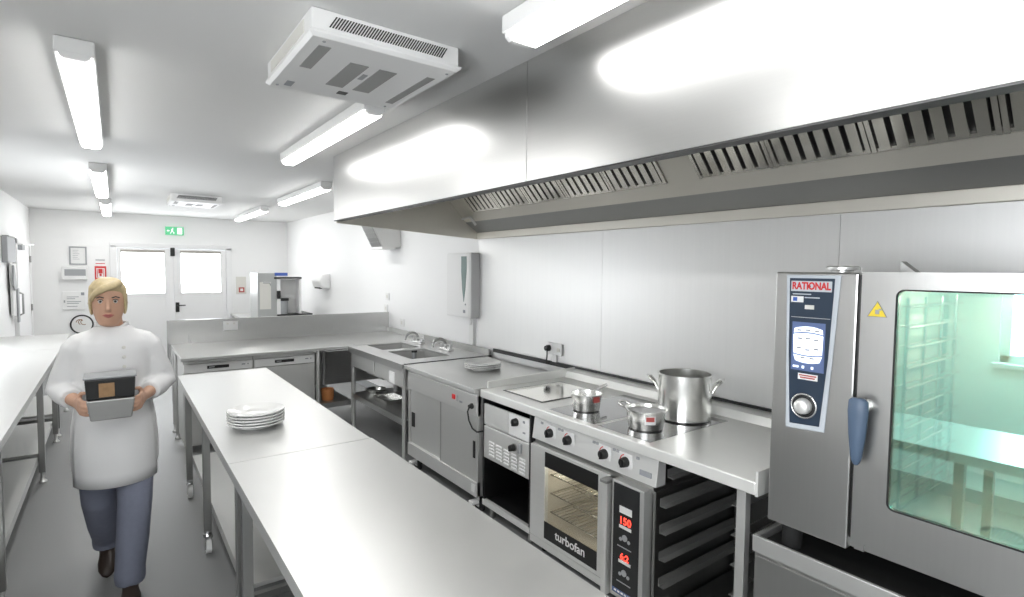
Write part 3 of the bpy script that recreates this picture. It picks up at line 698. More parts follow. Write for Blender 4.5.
# upstands with their sloping top
b = MB(); b.prism([(X0+.06, Y1-.012, .901), (X0+.06, Y1-.012, .945), (XB, Y1-.012, .965), (XB, Y1-.012, .901)], (0, .016, 0)); b.build('side_upstand', 'steel_range', t)
b = MB(); b.prism([(2.765, Y0, .901), (2.785, Y0, .945), (XB+.015, Y0, .958), (XB+.015, Y0, .901)], (0, Y1-Y0-.013, 0)); b.build('rear_upstand', 'steel_range', t)
MB().box(X0-.004, X0+.11, Y0-.012, Y0-.001, .845, .945).build('end_cheek', 'steel_range', t)
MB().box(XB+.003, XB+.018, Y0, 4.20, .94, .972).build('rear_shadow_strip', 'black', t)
g = MB().box(2.105, 2.62, 2.54, 2.955, .9005, .903).build('griddle_rim', 'black', t)
MB().box(2.118, 2.607, 2.553, 2.942, .903, .905).build('griddle_plate', 'hob2', g)
for (a, c) in ((2.03, 2.405), (1.655, 2.0)):
    h = MB().box(2.045, 2.70, a, c, .9003, .9012).build('hob_glass', 'hob', t)
# sloping control fascia with knobs
b = MB(); b.prism([(2.045, 1.60, .828), (2.028, 1.60, .70), (2.10, 1.60, .70), (2.10, 1.60, .828)], (0, .935, 0)); fa = b.build('control_fascia', 'steel_light', t, bevel=.003)
def knob(y, z, parent, plate=True, r=.026):
    xf = 2.045-.017*(.828-z)/.128
    if plate:
        k = MB().box(xf-.004, xf+.001, y-.044, y+.044, z-.046, z+.046).build('knob_plate', 'white', parent, bevel=.002)
        b = MB()
        b.tube(arc((xf-.005, y, z), (0,-1,0), (0,0,1), .036, .6*PI, 1.25*PI, 10), .0028, 6); b.build('red_scale', 'red', k)
    else: k = MB().cyl((xf-.004, y, z), (xf+.002, y, z), r*1.15, 20).build('knob_plate', 'steel_dark', parent)
    b = MB(); b.lathe([(0,-.032),(r*.75,-.032),(r*.9,-.028),(r,-.004),(r,0),(0,0)], (xf-.004, y, z), 24, 'x'); b.box(xf-.042, xf-.035, y-.005, y+.005, z-r*.8, z+r*.8)
    b.build('knob', 'black', k, smooth=40)
for y in (2.37, 2.212, 1.936, 1.793): knob(y, .768, fa)
b = MB()
for y in (2.455, 2.30, 2.275, 2.02, 1.995, 1.875, 1.85, 1.72): b.box(2.036, 2.042, y-.009, y+.009, .80, .812)
b.build('pilot_marks', 'grey', fa)
MB().box(2.028, 2.034, 1.63, 1.70, .735, .76).build('small_label', 'printgrey', fa)
for yy, xx in ((1.175, 2.03), (1.175, 2.80), (3.05, 2.80)):
    MB().box(xx, xx+.04, yy-.02, yy+.02, .02, .845).build('leg', 'steel_v', t, bevel=.003)
    MB().cyl((xx+.02, yy, 0), (xx+.02, yy, .02), .022, 14).build('leg_foot', 'rubber', t)
b = MB(); b.box(2.77, 2.79, 1.63, 3.05, .10, .845); b.build('back_sheet', 'steel_dark', t)

# undercounter cabinet left of the oven
t = thing('undercounter_cabinet', 'steel cabinet under the griddle with louvred panel and open shelf', 'cabinet', (2.4, 2.82, 0))
b = MB(); b.box(2.035, 2.76, 3.072, 3.088, .09, .84); b.box(2.035, 2.76, 2.556, 2.57, .09, .84); b.box(2.035, 2.76, 2.57, 3.072, .09, .115); b.box(2.745, 2.76, 2.57, 3.072, .115, .84); b.box(2.06, 2.745, 2.57, 3.072, .42, .435)
b.build('carcass', 'shadowsteel', t)  # dark of the open cavity is shade put into the colour
b = MB(); b.box(2.03, 2.05, 2.785, 3.07, .655, .80); b.build('drawer_front', 'steel_light', t, bevel=.004)
p = MB().box(2.03, 2.05, 2.572, 2.78, .655, .80).build('control_plate', 'white', t, bevel=.004)
knob(2.70, .755, p, False)
b = MB(); b.box(2.028, 2.031, 2.61, 2.63, .765, .78); b.box(2.028, 2.031, 2.605, 2.63, .70, .71); b.build('small_label', 'printgrey', p)
p = MB().box(2.03, 2.05, 2.572, 3.07, .425, .648).build('louvred_panel', 'steel_light', t, bevel=.004)
b = MB()
for c in range(5):
    for r in range(5):
        yy = 3.0-.085*c; z = .535-.022*r-.004*c+.01
        b.hexa([(2.022,yy-.058,z),(2.031,yy-.058,z-.004),(2.031,yy,z-.004),(2.022,yy,z),(2.024,yy-.056,z+.008),(2.031,yy-.058,z+.012),(2.031,yy,z+.012),(2.024,yy-.002,z+.008)])
b.build('louvres', 'white', p)
knob(2.70, .595, p, False, .022)
MB().box(2.01, 2.03, 2.635, 2.66, .57, .63).build('catch', 'grey', p, bevel=.003)
b = MB(); b.box(2.03, 2.06, 2.556, 3.088, .085, .125); b.build('base_rail', 'steel_light', t, bevel=.003)
b = MB()
for yy in (3.03, 2.60):
    for xx in (2.08, 2.70): b.cyl((xx, yy, 0), (xx, yy, .09), .02, 12)
b.build('feet', 'steel_leg', t)

# convection oven
t = thing('convection_oven', 'undercounter convection oven with glass door and black digital control strip', 'oven', (2.4, 2.08, 0))
ox = 2.03
b = MB(); b.box(ox+.02, 2.75, 1.615, 1.63, .06, .67); b.box(ox+.02, 2.75, 2.53, 2.55, .06, .67); b.box(ox+.02, 2.75, 1.63, 2.53, .655, .69); b.box(ox+.02, 2.75, 1.63, 2.53, .06, .10); b.box(2.70, 2.75, 1.63, 2.53, .10, .655); b.box(ox+.03, 2.70, 1.925, 1.94, .10, .655)
b.build('body', 'steel_leg', t)  # darker steel puts the side panel's deep shade into the colour
b = MB(); b.box(ox+.03, 2.66, 2.435, 2.445, .11, .65); b.box(2.655, 2.66, 1.95, 2.435, .11, .65); b.box(ox+.03, 2.66, 1.945, 1.955, .11, .65); b.box(ox+.03, 2.655, 1.955, 2.435, .11, .118); b.box(ox+.03, 2.655, 1.955, 2.435, .642, .65)
b.build('cavity_liner', 'cavity', t)
b = MB(); b.cyl((2.625, 2.2, .40), (2.65, 2.2, .40), .11, 28); b.build('fan_cover', 'steel_dark', t)
MB().cyl((2.20, 2.20, .632), (2.20, 2.20, .641), .03, 20).build('oven_lamp', 'lamp', t)
d = MB(); d.box(ox, ox+.03, 2.415, 2.55, .10, .662); d.box(ox, ox+.03, 1.905, 1.976, .10, .662); d.box(ox, ox+.03, 1.976, 2.415, .645, .662); d.box(ox, ox+.03, 1.976, 2.415, .10, .122)
dr = d.build('door', 'steel_light', t, bevel=.002)
MB().box(ox+.004, ox+.012, 1.976, 2.415, .122, .645).build('door_glass', 'turboglass', dr)
b = MB(); b.box(ox+.001, ox+.0035, 1.976, 2.415, .122, .225); b.build('lower_black_band', 'black', dr)
b = MB(); b.box(ox+.001, ox+.0035, 1.976, 2.415, .555, .645); b.build('upper_black_band', 'black', dr)
text('door_lettering', 'turbofan', .072, (ox+.0005, 2.19, .178), (0,-1,0), (0,0,1), 'whitep', dr, sx=1.0, bold=.0012)
MB().box(ox-.045, ox-.002, 1.872, 1.905, .055, .655).build('handle', 'steel_light', dr, bevel=.006)
MB().box(ox-.06, ox-.002, 1.860, 1.908, .645, .662).build('handle_cap', 'steel_dark', dr, bevel=.004)
cpn = MB().box(ox-.035, ox+.03, 1.640, 1.845, .085, .675).build('control_box', 'steel_v', t, bevel=.004)
cx_ = ox-.036
MB().box(cx_-.001, cx_+.002, 1.665, 1.830, .105, .665).build('control_face', 'panelblack', cpn)
fx = cx_-.0018
MB().box(fx, fx+.001, 1.71, 1.79, .525, .56).build('badge', 'paper', cpn)
text('temperature_digits', '150', .052, (fx, 1.752, .487), (0,-1,0), (0,0,1), 'led', cpn, bold=.0008)
text('time_digits', '6:2', .046, (fx, 1.752, .305), (0,-1,0), (0,0,1), 'led', cpn, bold=.0008)
b = MB()
for z in (.448, .272): b.box(fx, fx+.001, 1.712, 1.79, z, z+.016)
b.build('button_labels', 'paper', cpn)
b = MB()
for z in (.405, .228):
    b.cyl((fx-.003, 1.752, z), (fx+.002, 1.752, z), .016, 18)
    for s in (-1, 1): b.cyl((fx-.002, 1.752+s*.026, z-.012), (fx+.002, 1.752+s*.026, z-.012), .009, 12)
b.build('buttons', 'grey', cpn)
b = MB()
for z in (.352, .172): b.box(fx, fx+.001, 1.71, 1.80, z, z+.005)
b.build('divider_lines', 'grey', cpn)
MB().box(fx, fx+.001, 1.668, 1.828, .108, .130).build('maker_strip', 'lcdblue', cpn)
b = MB()
for k in range(6): b.box(fx-.0006, fx+.001, 1.69+.022*k, 1.705+.022*k, .115, .124)
b.build('strip_lettering', 'paper', cpn)
b = MB(); b.box(2.035, 2.06, 1.60, 2.556, .05, .095); b.build('base_rail', 'steel_light', t, bevel=.003)
b = MB()
for yy in (2.48, 1.68):
    for xx in (2.10, 2.68): b.cyl((xx, yy, 0), (xx, yy, .06), .022, 12)
b.build('feet', 'rubber', t)
def wire_shelf(z, lab):
    o_ = MB()
    xs0, xs1, ys0, ys1 = 2.09, 2.60, 1.965, 2.425
    o_.tube([(xs0,ys0,z),(xs1,ys0,z),(xs1,ys1,z),(xs0,ys1,z)], .005, 8, True)
    for k in range(14): yy = ys0+.03+(ys1-ys0-.06)*k/13; o_.tube([(xs0,yy,z+.006),(xs1,yy,z+.006)], .0025, 6)
    for xx in (2.25, 2.45): o_.tube([(xx,ys0,z),(xx,ys1,z)], .004, 6)
    o = o_.build('wire_shelf', 'rack', smooth=50); tag(o, lab, 'oven shelf', 'wire shelves in the convection oven')
wire_shelf(.49, 'top wire shelf inside the glass fronted convection oven')
wire_shelf(.375, 'middle wire shelf inside the glass fronted convection oven')
wire_shelf(.26, 'bottom wire shelf inside the glass fronted convection oven')

# tray runner rack at the right of the oven
t = thing('tray_runner_rack', 'open rack of steel tray runners under the right end of the range', 'rack', (2.4, 1.4, 0))  # runner, base and back steels darkened to paint in the bay's shade
for z in (.735, .605, .475, .345, .215):
    b = MB()
    b.box(2.06 if z < .66 else 2.11, 2.74, 1.562, 1.598, z, z+.003); b.box(2.06 if z < .66 else 2.11, 2.74, 1.595, 1.598, z+.003, z+.04)
    b.build('runner', 'steel_dark', t)
    b = MB(); b.box(2.08, 2.74, 1.206, 1.246, z, z+.003); b.box(2.08, 2.74, 1.206, 1.209, z+.003, z+.04)
    b.build('runner', 'steel_dark', t)
for yy in (1.196, 1.597):
    for xx in (2.10, 2.70):
        if yy > 1.5: continue
        MB().box(xx, xx+.03, yy+.001, yy+.0095, .09, .84).build('upright', 'steel_leg', t)
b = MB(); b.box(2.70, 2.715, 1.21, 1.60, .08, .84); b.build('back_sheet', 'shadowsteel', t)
b = MB(); b.box(2.08, 2.74, 1.20, 1.598, .075, .09); b.build('base_sheet', 'steel_leg', t)
b = MB()
for yy in (1.23, 1.57):
    for xx in (2.10, 2.68): b.cyl((xx, yy, 0), (xx, yy, .075), .016, 12)
b.build('feet', 'rubber', t)

# ------------------------------------------------------------------ pots on the hob
def pot_profile(rb, rt, h, th=.004, rim=.006):
    return [(0,0),(rb-.006,0),(rb,.006),(rt,h),(rt+rim,h+.002),(rt+rim,h+.006),(rt-th,h+.004),(rb-th,.010),(0,.010)]
t = thing('saucepan', 'small silver saucepan with a red mark, on the left hob', 'saucepan', (2.22, 2.27, .904))
MB().lathe(pot_profile(.078, .092, .095), (2.22, 2.27, .9018), 40).build('pan_body', 'pot', t, smooth=35)
MB().tube([(2.31, 2.30, .985), (2.36, 2.315, 1.0), (2.47, 2.35, 1.005)], [.007, .009, .010], 8).build('handle', 'chrome', t, smooth=50)
def badge(c, r, zc, ang, w, h, parent, white=True):
    # curved sticker on a round pot
    b = MB(); b2 = MB(); n = 6; R1 = r+.0012
    ys = [ang-w/2/r+w/r*i/n for i in range(n+1)]
    for bb, R2, w2, h2 in ((b, R1, 1, h), (b2, R1+.0008, .75, h*.42)):
        a_ = [ang-(w*w2)/2/r+(w*w2)/r*i/n for i in range(n+1)]
        for i in range(n):
            p = [(c[0]+R2*math.cos(a), c[1]+R2*math.sin(a)) for a in (a_[i], a_[i+1])]
            q = [(c[0]+(R2-.001)*math.cos(a), c[1]+(R2-.001)*math.sin(a)) for a in (a_[i], a_[i+1])]
            bb.hexa([(*p[0],zc-h2/2),(*p[1],zc-h2/2),(*q[1],zc-h2/2),(*q[0],zc-h2/2),(*p[0],zc+h2/2),(*p[1],zc+h2/2),(*q[1],zc+h2/2),(*q[0],zc+h2/2)])
    k = b.build('badge', 'paper', parent) if white else None
    if white: b2.build('badge_print', 'redlabel', k)
    else: b2.build('badge_print', 'redlabel', parent); b.bm.free()
badge((2.22, 2.27), .094, .978, math.radians(-95), .06, .075, t, False)
t = thing('small_stewpan', 'small silver pan with a loop handle and red badge, on the right hob', 'pan', (2.225, 1.83, .904))
MB().lathe(pot_profile(.090, .104, .098), (2.225, 1.83, .9018), 40).build('pan_body', 'pot', t, smooth=35)
MB().lathe([(0,.004),(.085,.004),(.098,.0)], (2.225, 1.83, .985), 32).build('contents', 'whitep', t)
c0 = Vector((2.225, 1.83, 1.0)); dirv = Vector((-.25, .97, 0)).normalized(); sd = Vector((-dirv.y, dirv.x, 0))
MB().tube([c0+dirv*.108+sd*.035, c0+dirv*.14+sd*.032+Vector((0,0,.012)), c0+dirv*.155+Vector((0,0,.016)), c0+dirv*.14-sd*.032+Vector((0,0,.012)), c0+dirv*.108-sd*.035], .007, 8).build('handle', 'pot', t, smooth=60)
badge((2.225, 1.83), .1005, .955+.015, math.radians(-128), .055, .055, t)
t = thing('stockpot', 'tall silver stockpot with two loop handles at the back of the right hob', 'stockpot', (2.56, 1.83, .904))
PC = Vector((2.555, 1.835, 0))
MB().lathe([(0,0),(.136,0),(.143,.008),(.143,.246),(.149,.248),(.149,.254),(.139,.252),(.138,.012),(0,.012)], (PC.x, PC.y, .9018), 56).build('pot_body', 'pot', t, smooth=35)
for s in (1, -1):
    dv = Vector((-.60, .80, 0)).normalized()*s; sv = Vector((-dv.y, dv.x, 0))
    c = PC+Vector((0,0,1.095))
    MB().tube([c+dv*.142+sv*.048-Vector((0,0,.035)), c+dv*.16+sv*.045, c+dv*.19+sv*.038+Vector((0,0,.028)), c+dv*.20+Vector((0,0,.034)), c+dv*.19-sv*.038+Vector((0,0,.028)), c+dv*.16-sv*.045, c+dv*.142-sv*.048-Vector((0,0,.035))], .0075, 8).build('handle', 'pot', t, smooth=60)

# ------------------------------------------------------------------ plates
def plate_stack(cx, cy, z0, n, R, pitch, labs, grp):
    prof = [(0,.004),(R*.58,.003),(R*.62,0),(R*.66,0),(R*.68,.006),(R*.96,.019),(R*.995,.021),(R,.024),(R*.995,.0275),(R*.95,.0265),(R*.66,.0125),(R*.60,.0085),(0,.0085)]
    src = None
    for k in range(n):
        if src is None:
            o = MB().lathe(prof, (0,0,0), 56).build('dinner_plate', 'ceramic', smooth=35); src = o
        else:
            o = src.copy(); COL.objects.link(o)
        o['label'] = labs[k]; o['category'] = 'plate'; o['group'] = grp
        o.location = (cx, cy, z0+.0005+pitch*k)
plate_stack(.575, 3.01, .90, 5, .137, .0145, ['bottom white plate of the stack on the island', 'second white plate from the bottom in the island stack', 'middle white plate of the five in the island stack', 'second white plate from the top in the island stack', 'topmost white plate of the stack on the island'], 'plates stacked on the island')
plate_stack(2.43, 3.70, .90, 3, .152, .0145, ['bottom white plate of the stack on the hot cupboard', 'middle white plate of the stack on the hot cupboard', 'topmost white plate of the stack on the hot cupboard'], 'plates stacked on the hot cupboard')

# ------------------------------------------------------------------ combi oven on its stand
t = thing('combi_oven_stand', 'stainless cabinet stand with dark recessed top under the large combi oven', 'stand', (2.4, .63, 0))
b = MB(); b.box(2.012, 2.78, .20, 1.10, .05, .655); b.build('cabinet', 'steel_oven', t, bevel=.003)
b = MB(); b.box(2.0, 2.015, .20, 1.105, .625, .69); b.box(2.015, 2.78, 1.085, 1.105, .655, .69); b.build('rim', 'steel_top', t, bevel=.003)
MB().box(2.016, 2.775, .21, 1.084, .6555, .662).build('top_recess', 'darkvoid', t)
b = MB(); b.box(2.004, 2.0125, .22, 1.09, .08, .612); b.build('front_panel', 'steel_oven', t, bevel=.003)
b = MB()
for yy in (.3, 1.0):
    for xx in (2.08, 2.7): b.cyl((xx, yy, 0), (xx, yy, .05), .025, 12)
b.build('feet', 'rubber', t)
t = thing('combi_oven', 'large stainless combi oven with teal glass door and navy control column', 'oven', (2.4, .64, .662))
b = MB(); b.box(2.075, 2.80, 1.05, 1.065, .765, 1.72); b.box(2.05, 2.80, .735, .765, .765, 1.72); b.box(2.075, 2.80, .215, .235, .80, 1.72); b.box(2.075, 2.80, .235, 1.05, 1.69, 1.72); b.box(2.78, 2.80, .235, 1.05, .80, 1.69); b.box(2.06, 2.78, .235, 1.05, .765, .80)
b.build('body', 'steel_oven', t)
cc = MB().box(2.03, 2.075, .781, 1.065, .760, 1.722).build('control_column', 'steel_oven', t, bevel=.006)
MB().box(2.05, 2.06, .768, .782, .80, 1.715).build('door_gasket', 'black', t)
# cavity liner
b = MB(); b.box(2.08, 2.76, .722, .732, .86, 1.685); b.box(2.08, 2.76, .24, .25, .86, 1.685); b.box(2.752, 2.76, .25, .722, .86, 1.685); b.box(2.08, 2.752, .25, .722, .86, .868); b.box(2.08, 2.752, .25, .722, 1.677, 1.685)
b.build('cavity_liner', 'cavity', t)
b = MB(); b.box(2.738, 2.75, .27, .70, .93, 1.64); b.build('fan_guard', 'cavity', t, bevel=.01)
b = MB()
b.cyl((2.30, .43, .868), (2.30, .43, .872), .055, 28)
dg = b.build('drain', 'steel_dark', t)
b = MB()
for k in range(7): b.box(2.257, 2.343, .392+.0115*k, .397+.0115*k, .872, .877)
b.tube(arc((2.30, .43, .875), (1,0,0), (0,1,0), .055, 0, 2*PI, 28)[:-1], .005, 6, True); b.build('drain_grille', 'rack', dg)
MB().cyl((2.40, .50, 1.668), (2.40, .50, 1.6765), .05, 24).build('oven_lamp', 'lamp', t)
# hanging racks left side
rk = MB()
for xx in (2.13, 2.30, 2.47, 2.64): rk.tube([(xx, .668, .90), (xx, .668, 1.64)], .006, 8)
for z in [.93+.068*k for k in range(11)]:
    rk.tube([(2.11, .655, z), (2.66, .655, z)], .0045, 6); rk.tube([(2.11, .69, z), (2.66, .69, z)], .0035, 6)
rk.build('left_rack', 'rack', t, smooth=50)
rk = MB()
for xx in (2.13, 2.30, 2.47, 2.64): rk.tube([(xx, .30, .90), (xx, .30, 1.64)], .006, 8)
for z in [.93+.068*k for k in range(11)]: rk.tube([(2.11, .31, z), (2.66, .31, z)], .0045, 6)
rk.build('right_rack', 'rack', t, smooth=50)
# door
def face_poly_ring(outer, inner, x, th):
    """ring between outer rect and rounded inner loop, extruded along +x"""
    bm = bmesh.new()
    n = len(inner)
    oy0, oy1, oz0, oz1 = outer
    cyy, czz = sum(p[0] for p in inner)/n, sum(p[1] for p in inner)/n
    outs = []
    for (y, z) in inner:
        dy, dz = y-cyy, z-czz
        k = min(((oy1-cyy)/dy if dy > 0 else (oy0-cyy)/dy) if abs(dy) > 1e-9 else 1e9, ((oz1-czz)/dz if dz > 0 else (oz0-czz)/dz) if abs(dz) > 1e-9 else 1e9)
        outs.append((cyy+dy*k, czz+dz*k))
    # make the corners exact
    for cyc, czc in ((oy0,oz0),(oy0,oz1),(oy1,oz0),(oy1,oz1)):
        i = min(range(n), key=lambda j: (outs[j][0]-cyc)**2+(outs[j][1]-czc)**2); outs[i] = (cyc, czc)
    V = {}
    for nm2, L in (('i', inner), ('o', outs)):
        for s, xx in ((0, x), (1, x+th)):
            V[nm2, s] = [bm.verts.new((xx, y, z)) for y, z in L]
    for i in range(n):
        j = (i+1) % n
        bm.faces.new([V['o',0][i], V['o',0][j], V['i',0][j], V['i',0][i]])
        bm.faces.new([V['o',1][i], V['i',1][i], V['i',1][j], V['o',1][j]])
        bm.faces.new([V['i',0][i], V['i',0][j], V['i',1][j], V['i',1][i]])
        bm.faces.new([V['o',0][i], V['o',1][i], V['o',1][j], V['o',0][j]])
    m = MB(); m.bm.free(); m.bm = bm
    return m
win = rrect(.285, .668, .945, 1.668, .022)
do = face_poly_ring((.215, .770, .800, 1.725), win, 2.03, .04).build('door', 'steel_oven', t)
loop = [(2.033, y, z) for y, z in win]
MB().tube(loop, .0035, 6, True).build('window_seal', 'rubber', do)
b = MB(); b.prism([(2.040, y, z) for y, z in win], (.006, 0, 0)); b.build('door_glass', 'ovenglass', do)
# paddle handle
hp = MB(); rings = []
for z, w, d in ((1.305,.020,.018),(1.295,.030,.024),(1.26,.032,.028),(1.18,.026,.026),(1.11,.018,.022),(1.088,.012,.016),(1.080,.006,.008)):
    rings.append([(1.985+d*math.cos(2*PI*k/16)*.7, .747+w*math.sin(2*PI*k/16), z) for k in range(16)])
hp.loft(rings); hn = hp.build('door_handle', 'handleblue', do, smooth=60)
MB().cyl((1.99, .742, 1.275), (2.031, .742, 1.275), .02, 16).build('handle_boss', 'steel_top', hn)
# warning triangle
tr = MB(); tr.prism([(2.0285, .748, 1.577), (2.0285, .692, 1.577), (2.0285, .72, 1.628)], (.002, 0, 0)); tw = tr.build('warning_triangle', 'yellow', do)
b = MB()
b.tube([(2.028, .748, 1.577), (2.028, .692, 1.577), (2.028, .72, 1.628)], .0016, 5, True); b.box(2.0275, 2.029, .714, .726, 1.586, 1.60); b.box(2.0275, 2.029, .708, .716, 1.598, 1.604)
b.build('triangle_print', 'grey', tw)
# control panel
xf = 2.028
bz = MB(); bz.prism([(xf-.003, 1.022, 1.712), (xf-.003, .833, 1.712), (xf-.003, .850, 1.42), (xf-.003, .868, 1.150), (xf-.003, 1.005, 1.140), (xf-.003, 1.014, 1.42)], (.006, 0, 0))
pz = bz.build('panel_bezel', 'bezel', cc, bevel=.003)
nv = MB(); nv.prism([(xf-.005, 1.008, 1.700), (xf-.005, .852, 1.700), (xf-.005, .864, 1.42), (xf-.005, .885, 1.168), (xf-.005, .990, 1.160), (xf-.005, 1.002, 1.42)], (.003, 0, 0))
nv.build('panel_face', 'navy', cc)
xq = xf-.0065
MB().box(xq, xq+.002, .860, 1.002, 1.652, 1.690).build('maker_plate', 'bezel', cc, bevel=.003)
text('maker_lettering', 'RATIONAL', .036, (xq-.0004, .931, 1.671), (0,-1,0), (0,0,1), 'red', cc, sx=.76, bold=.0014)
MB().cyl((xq-.0006, .938, 1.671), (xq+.001, .938, 1.671), .006, 14).build('maker_dot', 'black', cc)
MB().box(xq, xq+.002, .956, 1.000, 1.612, 1.634).build('white_label', 'paper', cc)
MB().box(xq-.0004, xq+.001, .978, .993, 1.616, 1.630).build('label_print', 'printblue', cc)
b = MB(); b.box(xq, xq+.002, .930, .995, 1.640, 1.644); b.box(xq, xq+.002, .900, .952, 1.628, 1.632); b.build('fine_lettering', 'bezel', cc)
MB().box(xq, xq+.002, .918, .950, 1.588, 1.603).build('small_badge', 'cream', cc)
MB().box(xq, xq+.002, .862, .998, 1.556, 1.5585).build('divider_line', 'grey', cc)
sc = MB().box(xq, xq+.002, .876, .992, 1.362, 1.540).build('screen', 'lcdblue', cc)
# bright keypad on the screen, barrel outline in three rows
def barrel(z0, z1, bend0, bend1, w0, w1, n=10):
    top = []; bot = []
    for i in range(n+1):
        u = -1+2*i/n
        top.append((xq-.001, .934-u*w1, z1+bend1*(1-u*u))); bot.append((xq-.001, .934-u*w0, z0+bend0*(1-u*u)))
    return top + bot[::-1]
for z0, z1, b0, b1, w0, w1 in ((1.499,1.516,.006,.009,.051,.049),(1.425,1.494,-.005,.006,.050,.052),(1.398,1.420,-.007,-.005,.043,.050)):
    b = MB(); b.prism(barrel(z0, z1, b0, b1, w0, w1), (.0015, 0, 0)); b.build('screen_keypad', 'lcd', sc)
for (yy, zz) in ((.965,1.51),(.934,1.512),(.903,1.51),(.962,1.48),(.934,1.482),(.905,1.478),(.965,1.445),(.934,1.44),(.905,1.445),(.95,1.41),(.918,1.41)):
    MB().box(xq-.0015, xq-.0005, yy-.008, yy+.008, zz-.003, zz+.003).build('screen_symbol', 'printgrey', sc)
b = MB(); b.box(xq-.001, xq+.001, .964, .984, 1.372, 1.379); b.box(xq-.001, xq+.001, .944, .952, 1.371, 1.380); b.box(xq-.001, xq+.001, .912, .920, 1.371, 1.380); b.build('status_icons', 'lcd', sc)
MB().box(xq, xq+.002, .896, .965, 1.330, 1.352).build('red_white_label', 'paper', cc)
b = MB(); b.box(xq-.0005, xq+.001, .900, .961, 1.343, 1.348); b.box(xq-.0005, xq+.001, .905, .957, 1.335, 1.340); b.build('label_lines', 'redlabel', cc)
kb = MB(); kb.tube(arc((xq, .940, 1.233), (0,1,0), (0,0,1), .044, 0, 2*PI, 36)[:-1], .0035, 8, True); kr = kb.build('dial_ring', 'chrome', cc, smooth=60)
MB().lathe([(0,-.001),(.042,-.001),(.042,.001),(0,.001)], (xq+.001, .940, 1.233), 32, 'x').build('dial_well', 'panelblack', kr)
MB().lathe([(0,-.028),(.019,-.028),(.026,-.023),(.029,-.010),(.029,0),(0,0)], (xq, .940, 1.233), 32, 'x').build('dial', 'steel_light', cc, smooth=50)
b = MB(); b.lathe([(0,.026),(.05,.026),(.056,.022),(.056,.012),(.035,.010),(.035,0),(0,0)], (2.20, .90, 1.72), 28); b.build('vent_cap', 'steel_top', t, smooth=40)
b = MB(); b.prism([(2.15, .70, 1.72), (2.15, .655, 1.724), (2.15, .70, 1.762)], (.05, 0, 0)); b.build('top_bracket', 'steel_dark', t)
for yy in (1.0, .30):
    for xx in (2.10, 2.70):
        MB().lathe([(0,0),(.034,0),(.036,.01),(.034,.102),(0,.102)], (xx, yy, .6625), 24).build('oven_foot', 'rubber', t, smooth=40)

# ------------------------------------------------------------------ person (body one surface, clothes follow it)
def ering(c, u, v, a, b_, n=20):
    c, u, v = Vector(c), Vector(u).normalized(), Vector(v).normalized()
    return [c+u*a*math.cos(2*PI*k/n)+v*b_*math.sin(2*PI*k/n) for k in range(n)]
def limb(mb, pts, n=14):
    """pts: (centre, radius_a, radius_b); rings perpendicular to the path"""
    P = [Vector(p[0]) for p in pts]; rings = []; prev = None
    for i, p in enumerate(pts):
        d = (P[min(i+1,len(P)-1)]-P[max(i-1,0)]).normalized()
        if prev is None:
            u = Vector((1,0,0)) - d*d.x
            if u.length < .3: u = Vector((0,0,1)) - d*d.z
        else: u = prev - d*prev.dot(d)
        u.normalize(); prev = u; v = d.cross(u)
        rings.append(ering(p[0], u, v, p[1], p[2], n))
    mb.loft(rings)
def soften(o, voxel, it):
    m = o.modifiers.new('remesh', 'REMESH'); m.mode = 'VOXEL'; m.voxel_size = voxel; m.use_smooth_shade = True
    if it:
        s = o.modifiers.new('smooth', 'SMOOTH'); s.iterations = it; s.factor = .5
PX, PY = -.015, 3.52
person = thing('person', 'person in white jacket and blue grey trousers walking with a dark container in both hands', 'person', (PX, PY, 0))
hipz, shz = .86, 1.345
SHL, SHR = Vector((PX+.150, PY+.0, 1.315)), Vector((PX-.150, PY+.0, 1.315))       # image right / left
ELL, ELR = Vector((PX+.225, PY+.03, 1.085)), Vector((PX-.225, PY+.03, 1.085))
WRL, WRR = Vector((PX+.120, PY-.20, 1.055)), Vector((PX-.144, PY-.20, 1.055))
HIPL, HIPR = Vector((PX+.085, PY, hipz)), Vector((PX-.085, PY, hipz))
KNL, KNR = Vector((PX+.075, PY-.10, .48)), Vector((PX-.08, PY+.06, .47))
ANL, ANR = Vector((PX+.045, PY-.115, .085)), Vector((PX-.055, PY+.30, .13))
torso = [((PX,PY,.80),.150,.105),((PX,PY,.88),.165,.112),((PX,PY,.98),.145,.10),((PX,PY,1.06),.132,.092),((PX,PY,1.16),.142,.10),((PX,PY,1.24),.140,.098),((PX,PY,1.31),.118,.082),((PX,PY,1.355),.085,.066),((PX,PY-.005,1.39),.055,.052)]
def torso_mesh(mb, s=0.0, top=99, bottom=-1):
    mb.loft([ering(c, (1,0,0), (0,1,0), a+s, b_+s, 24) for c, a, b_ in torso if bottom <= c[2] <= top])
HC_ = Vector((PX-.015, PY-.035, 1.525))
body = MB()
torso_mesh(body)
limb(body, [((PX,PY,1.36),.052,.052),((PX-.003,PY-.008,1.42),.048,.050),((PX-.010,PY-.018,1.47),.048,.052)])
# head: skull, jaw
hr = [(-.118,.022,.025,-.030),(-.108,.040,.045,-.028),(-.085,.053,.062,-.018),(-.05,.063,.078,-.008),(-.01,.069,.088,0),(.03,.072,.094,.006),(.07,.068,.088,.008),(.10,.053,.068,.008),(.118,.030,.038,.008)]
body.loft([ering(HC_+Vector((0,dy,dz)), (1,0,0), (0,1,0), a, b_, 24) for dz, a, b_, dy in hr])
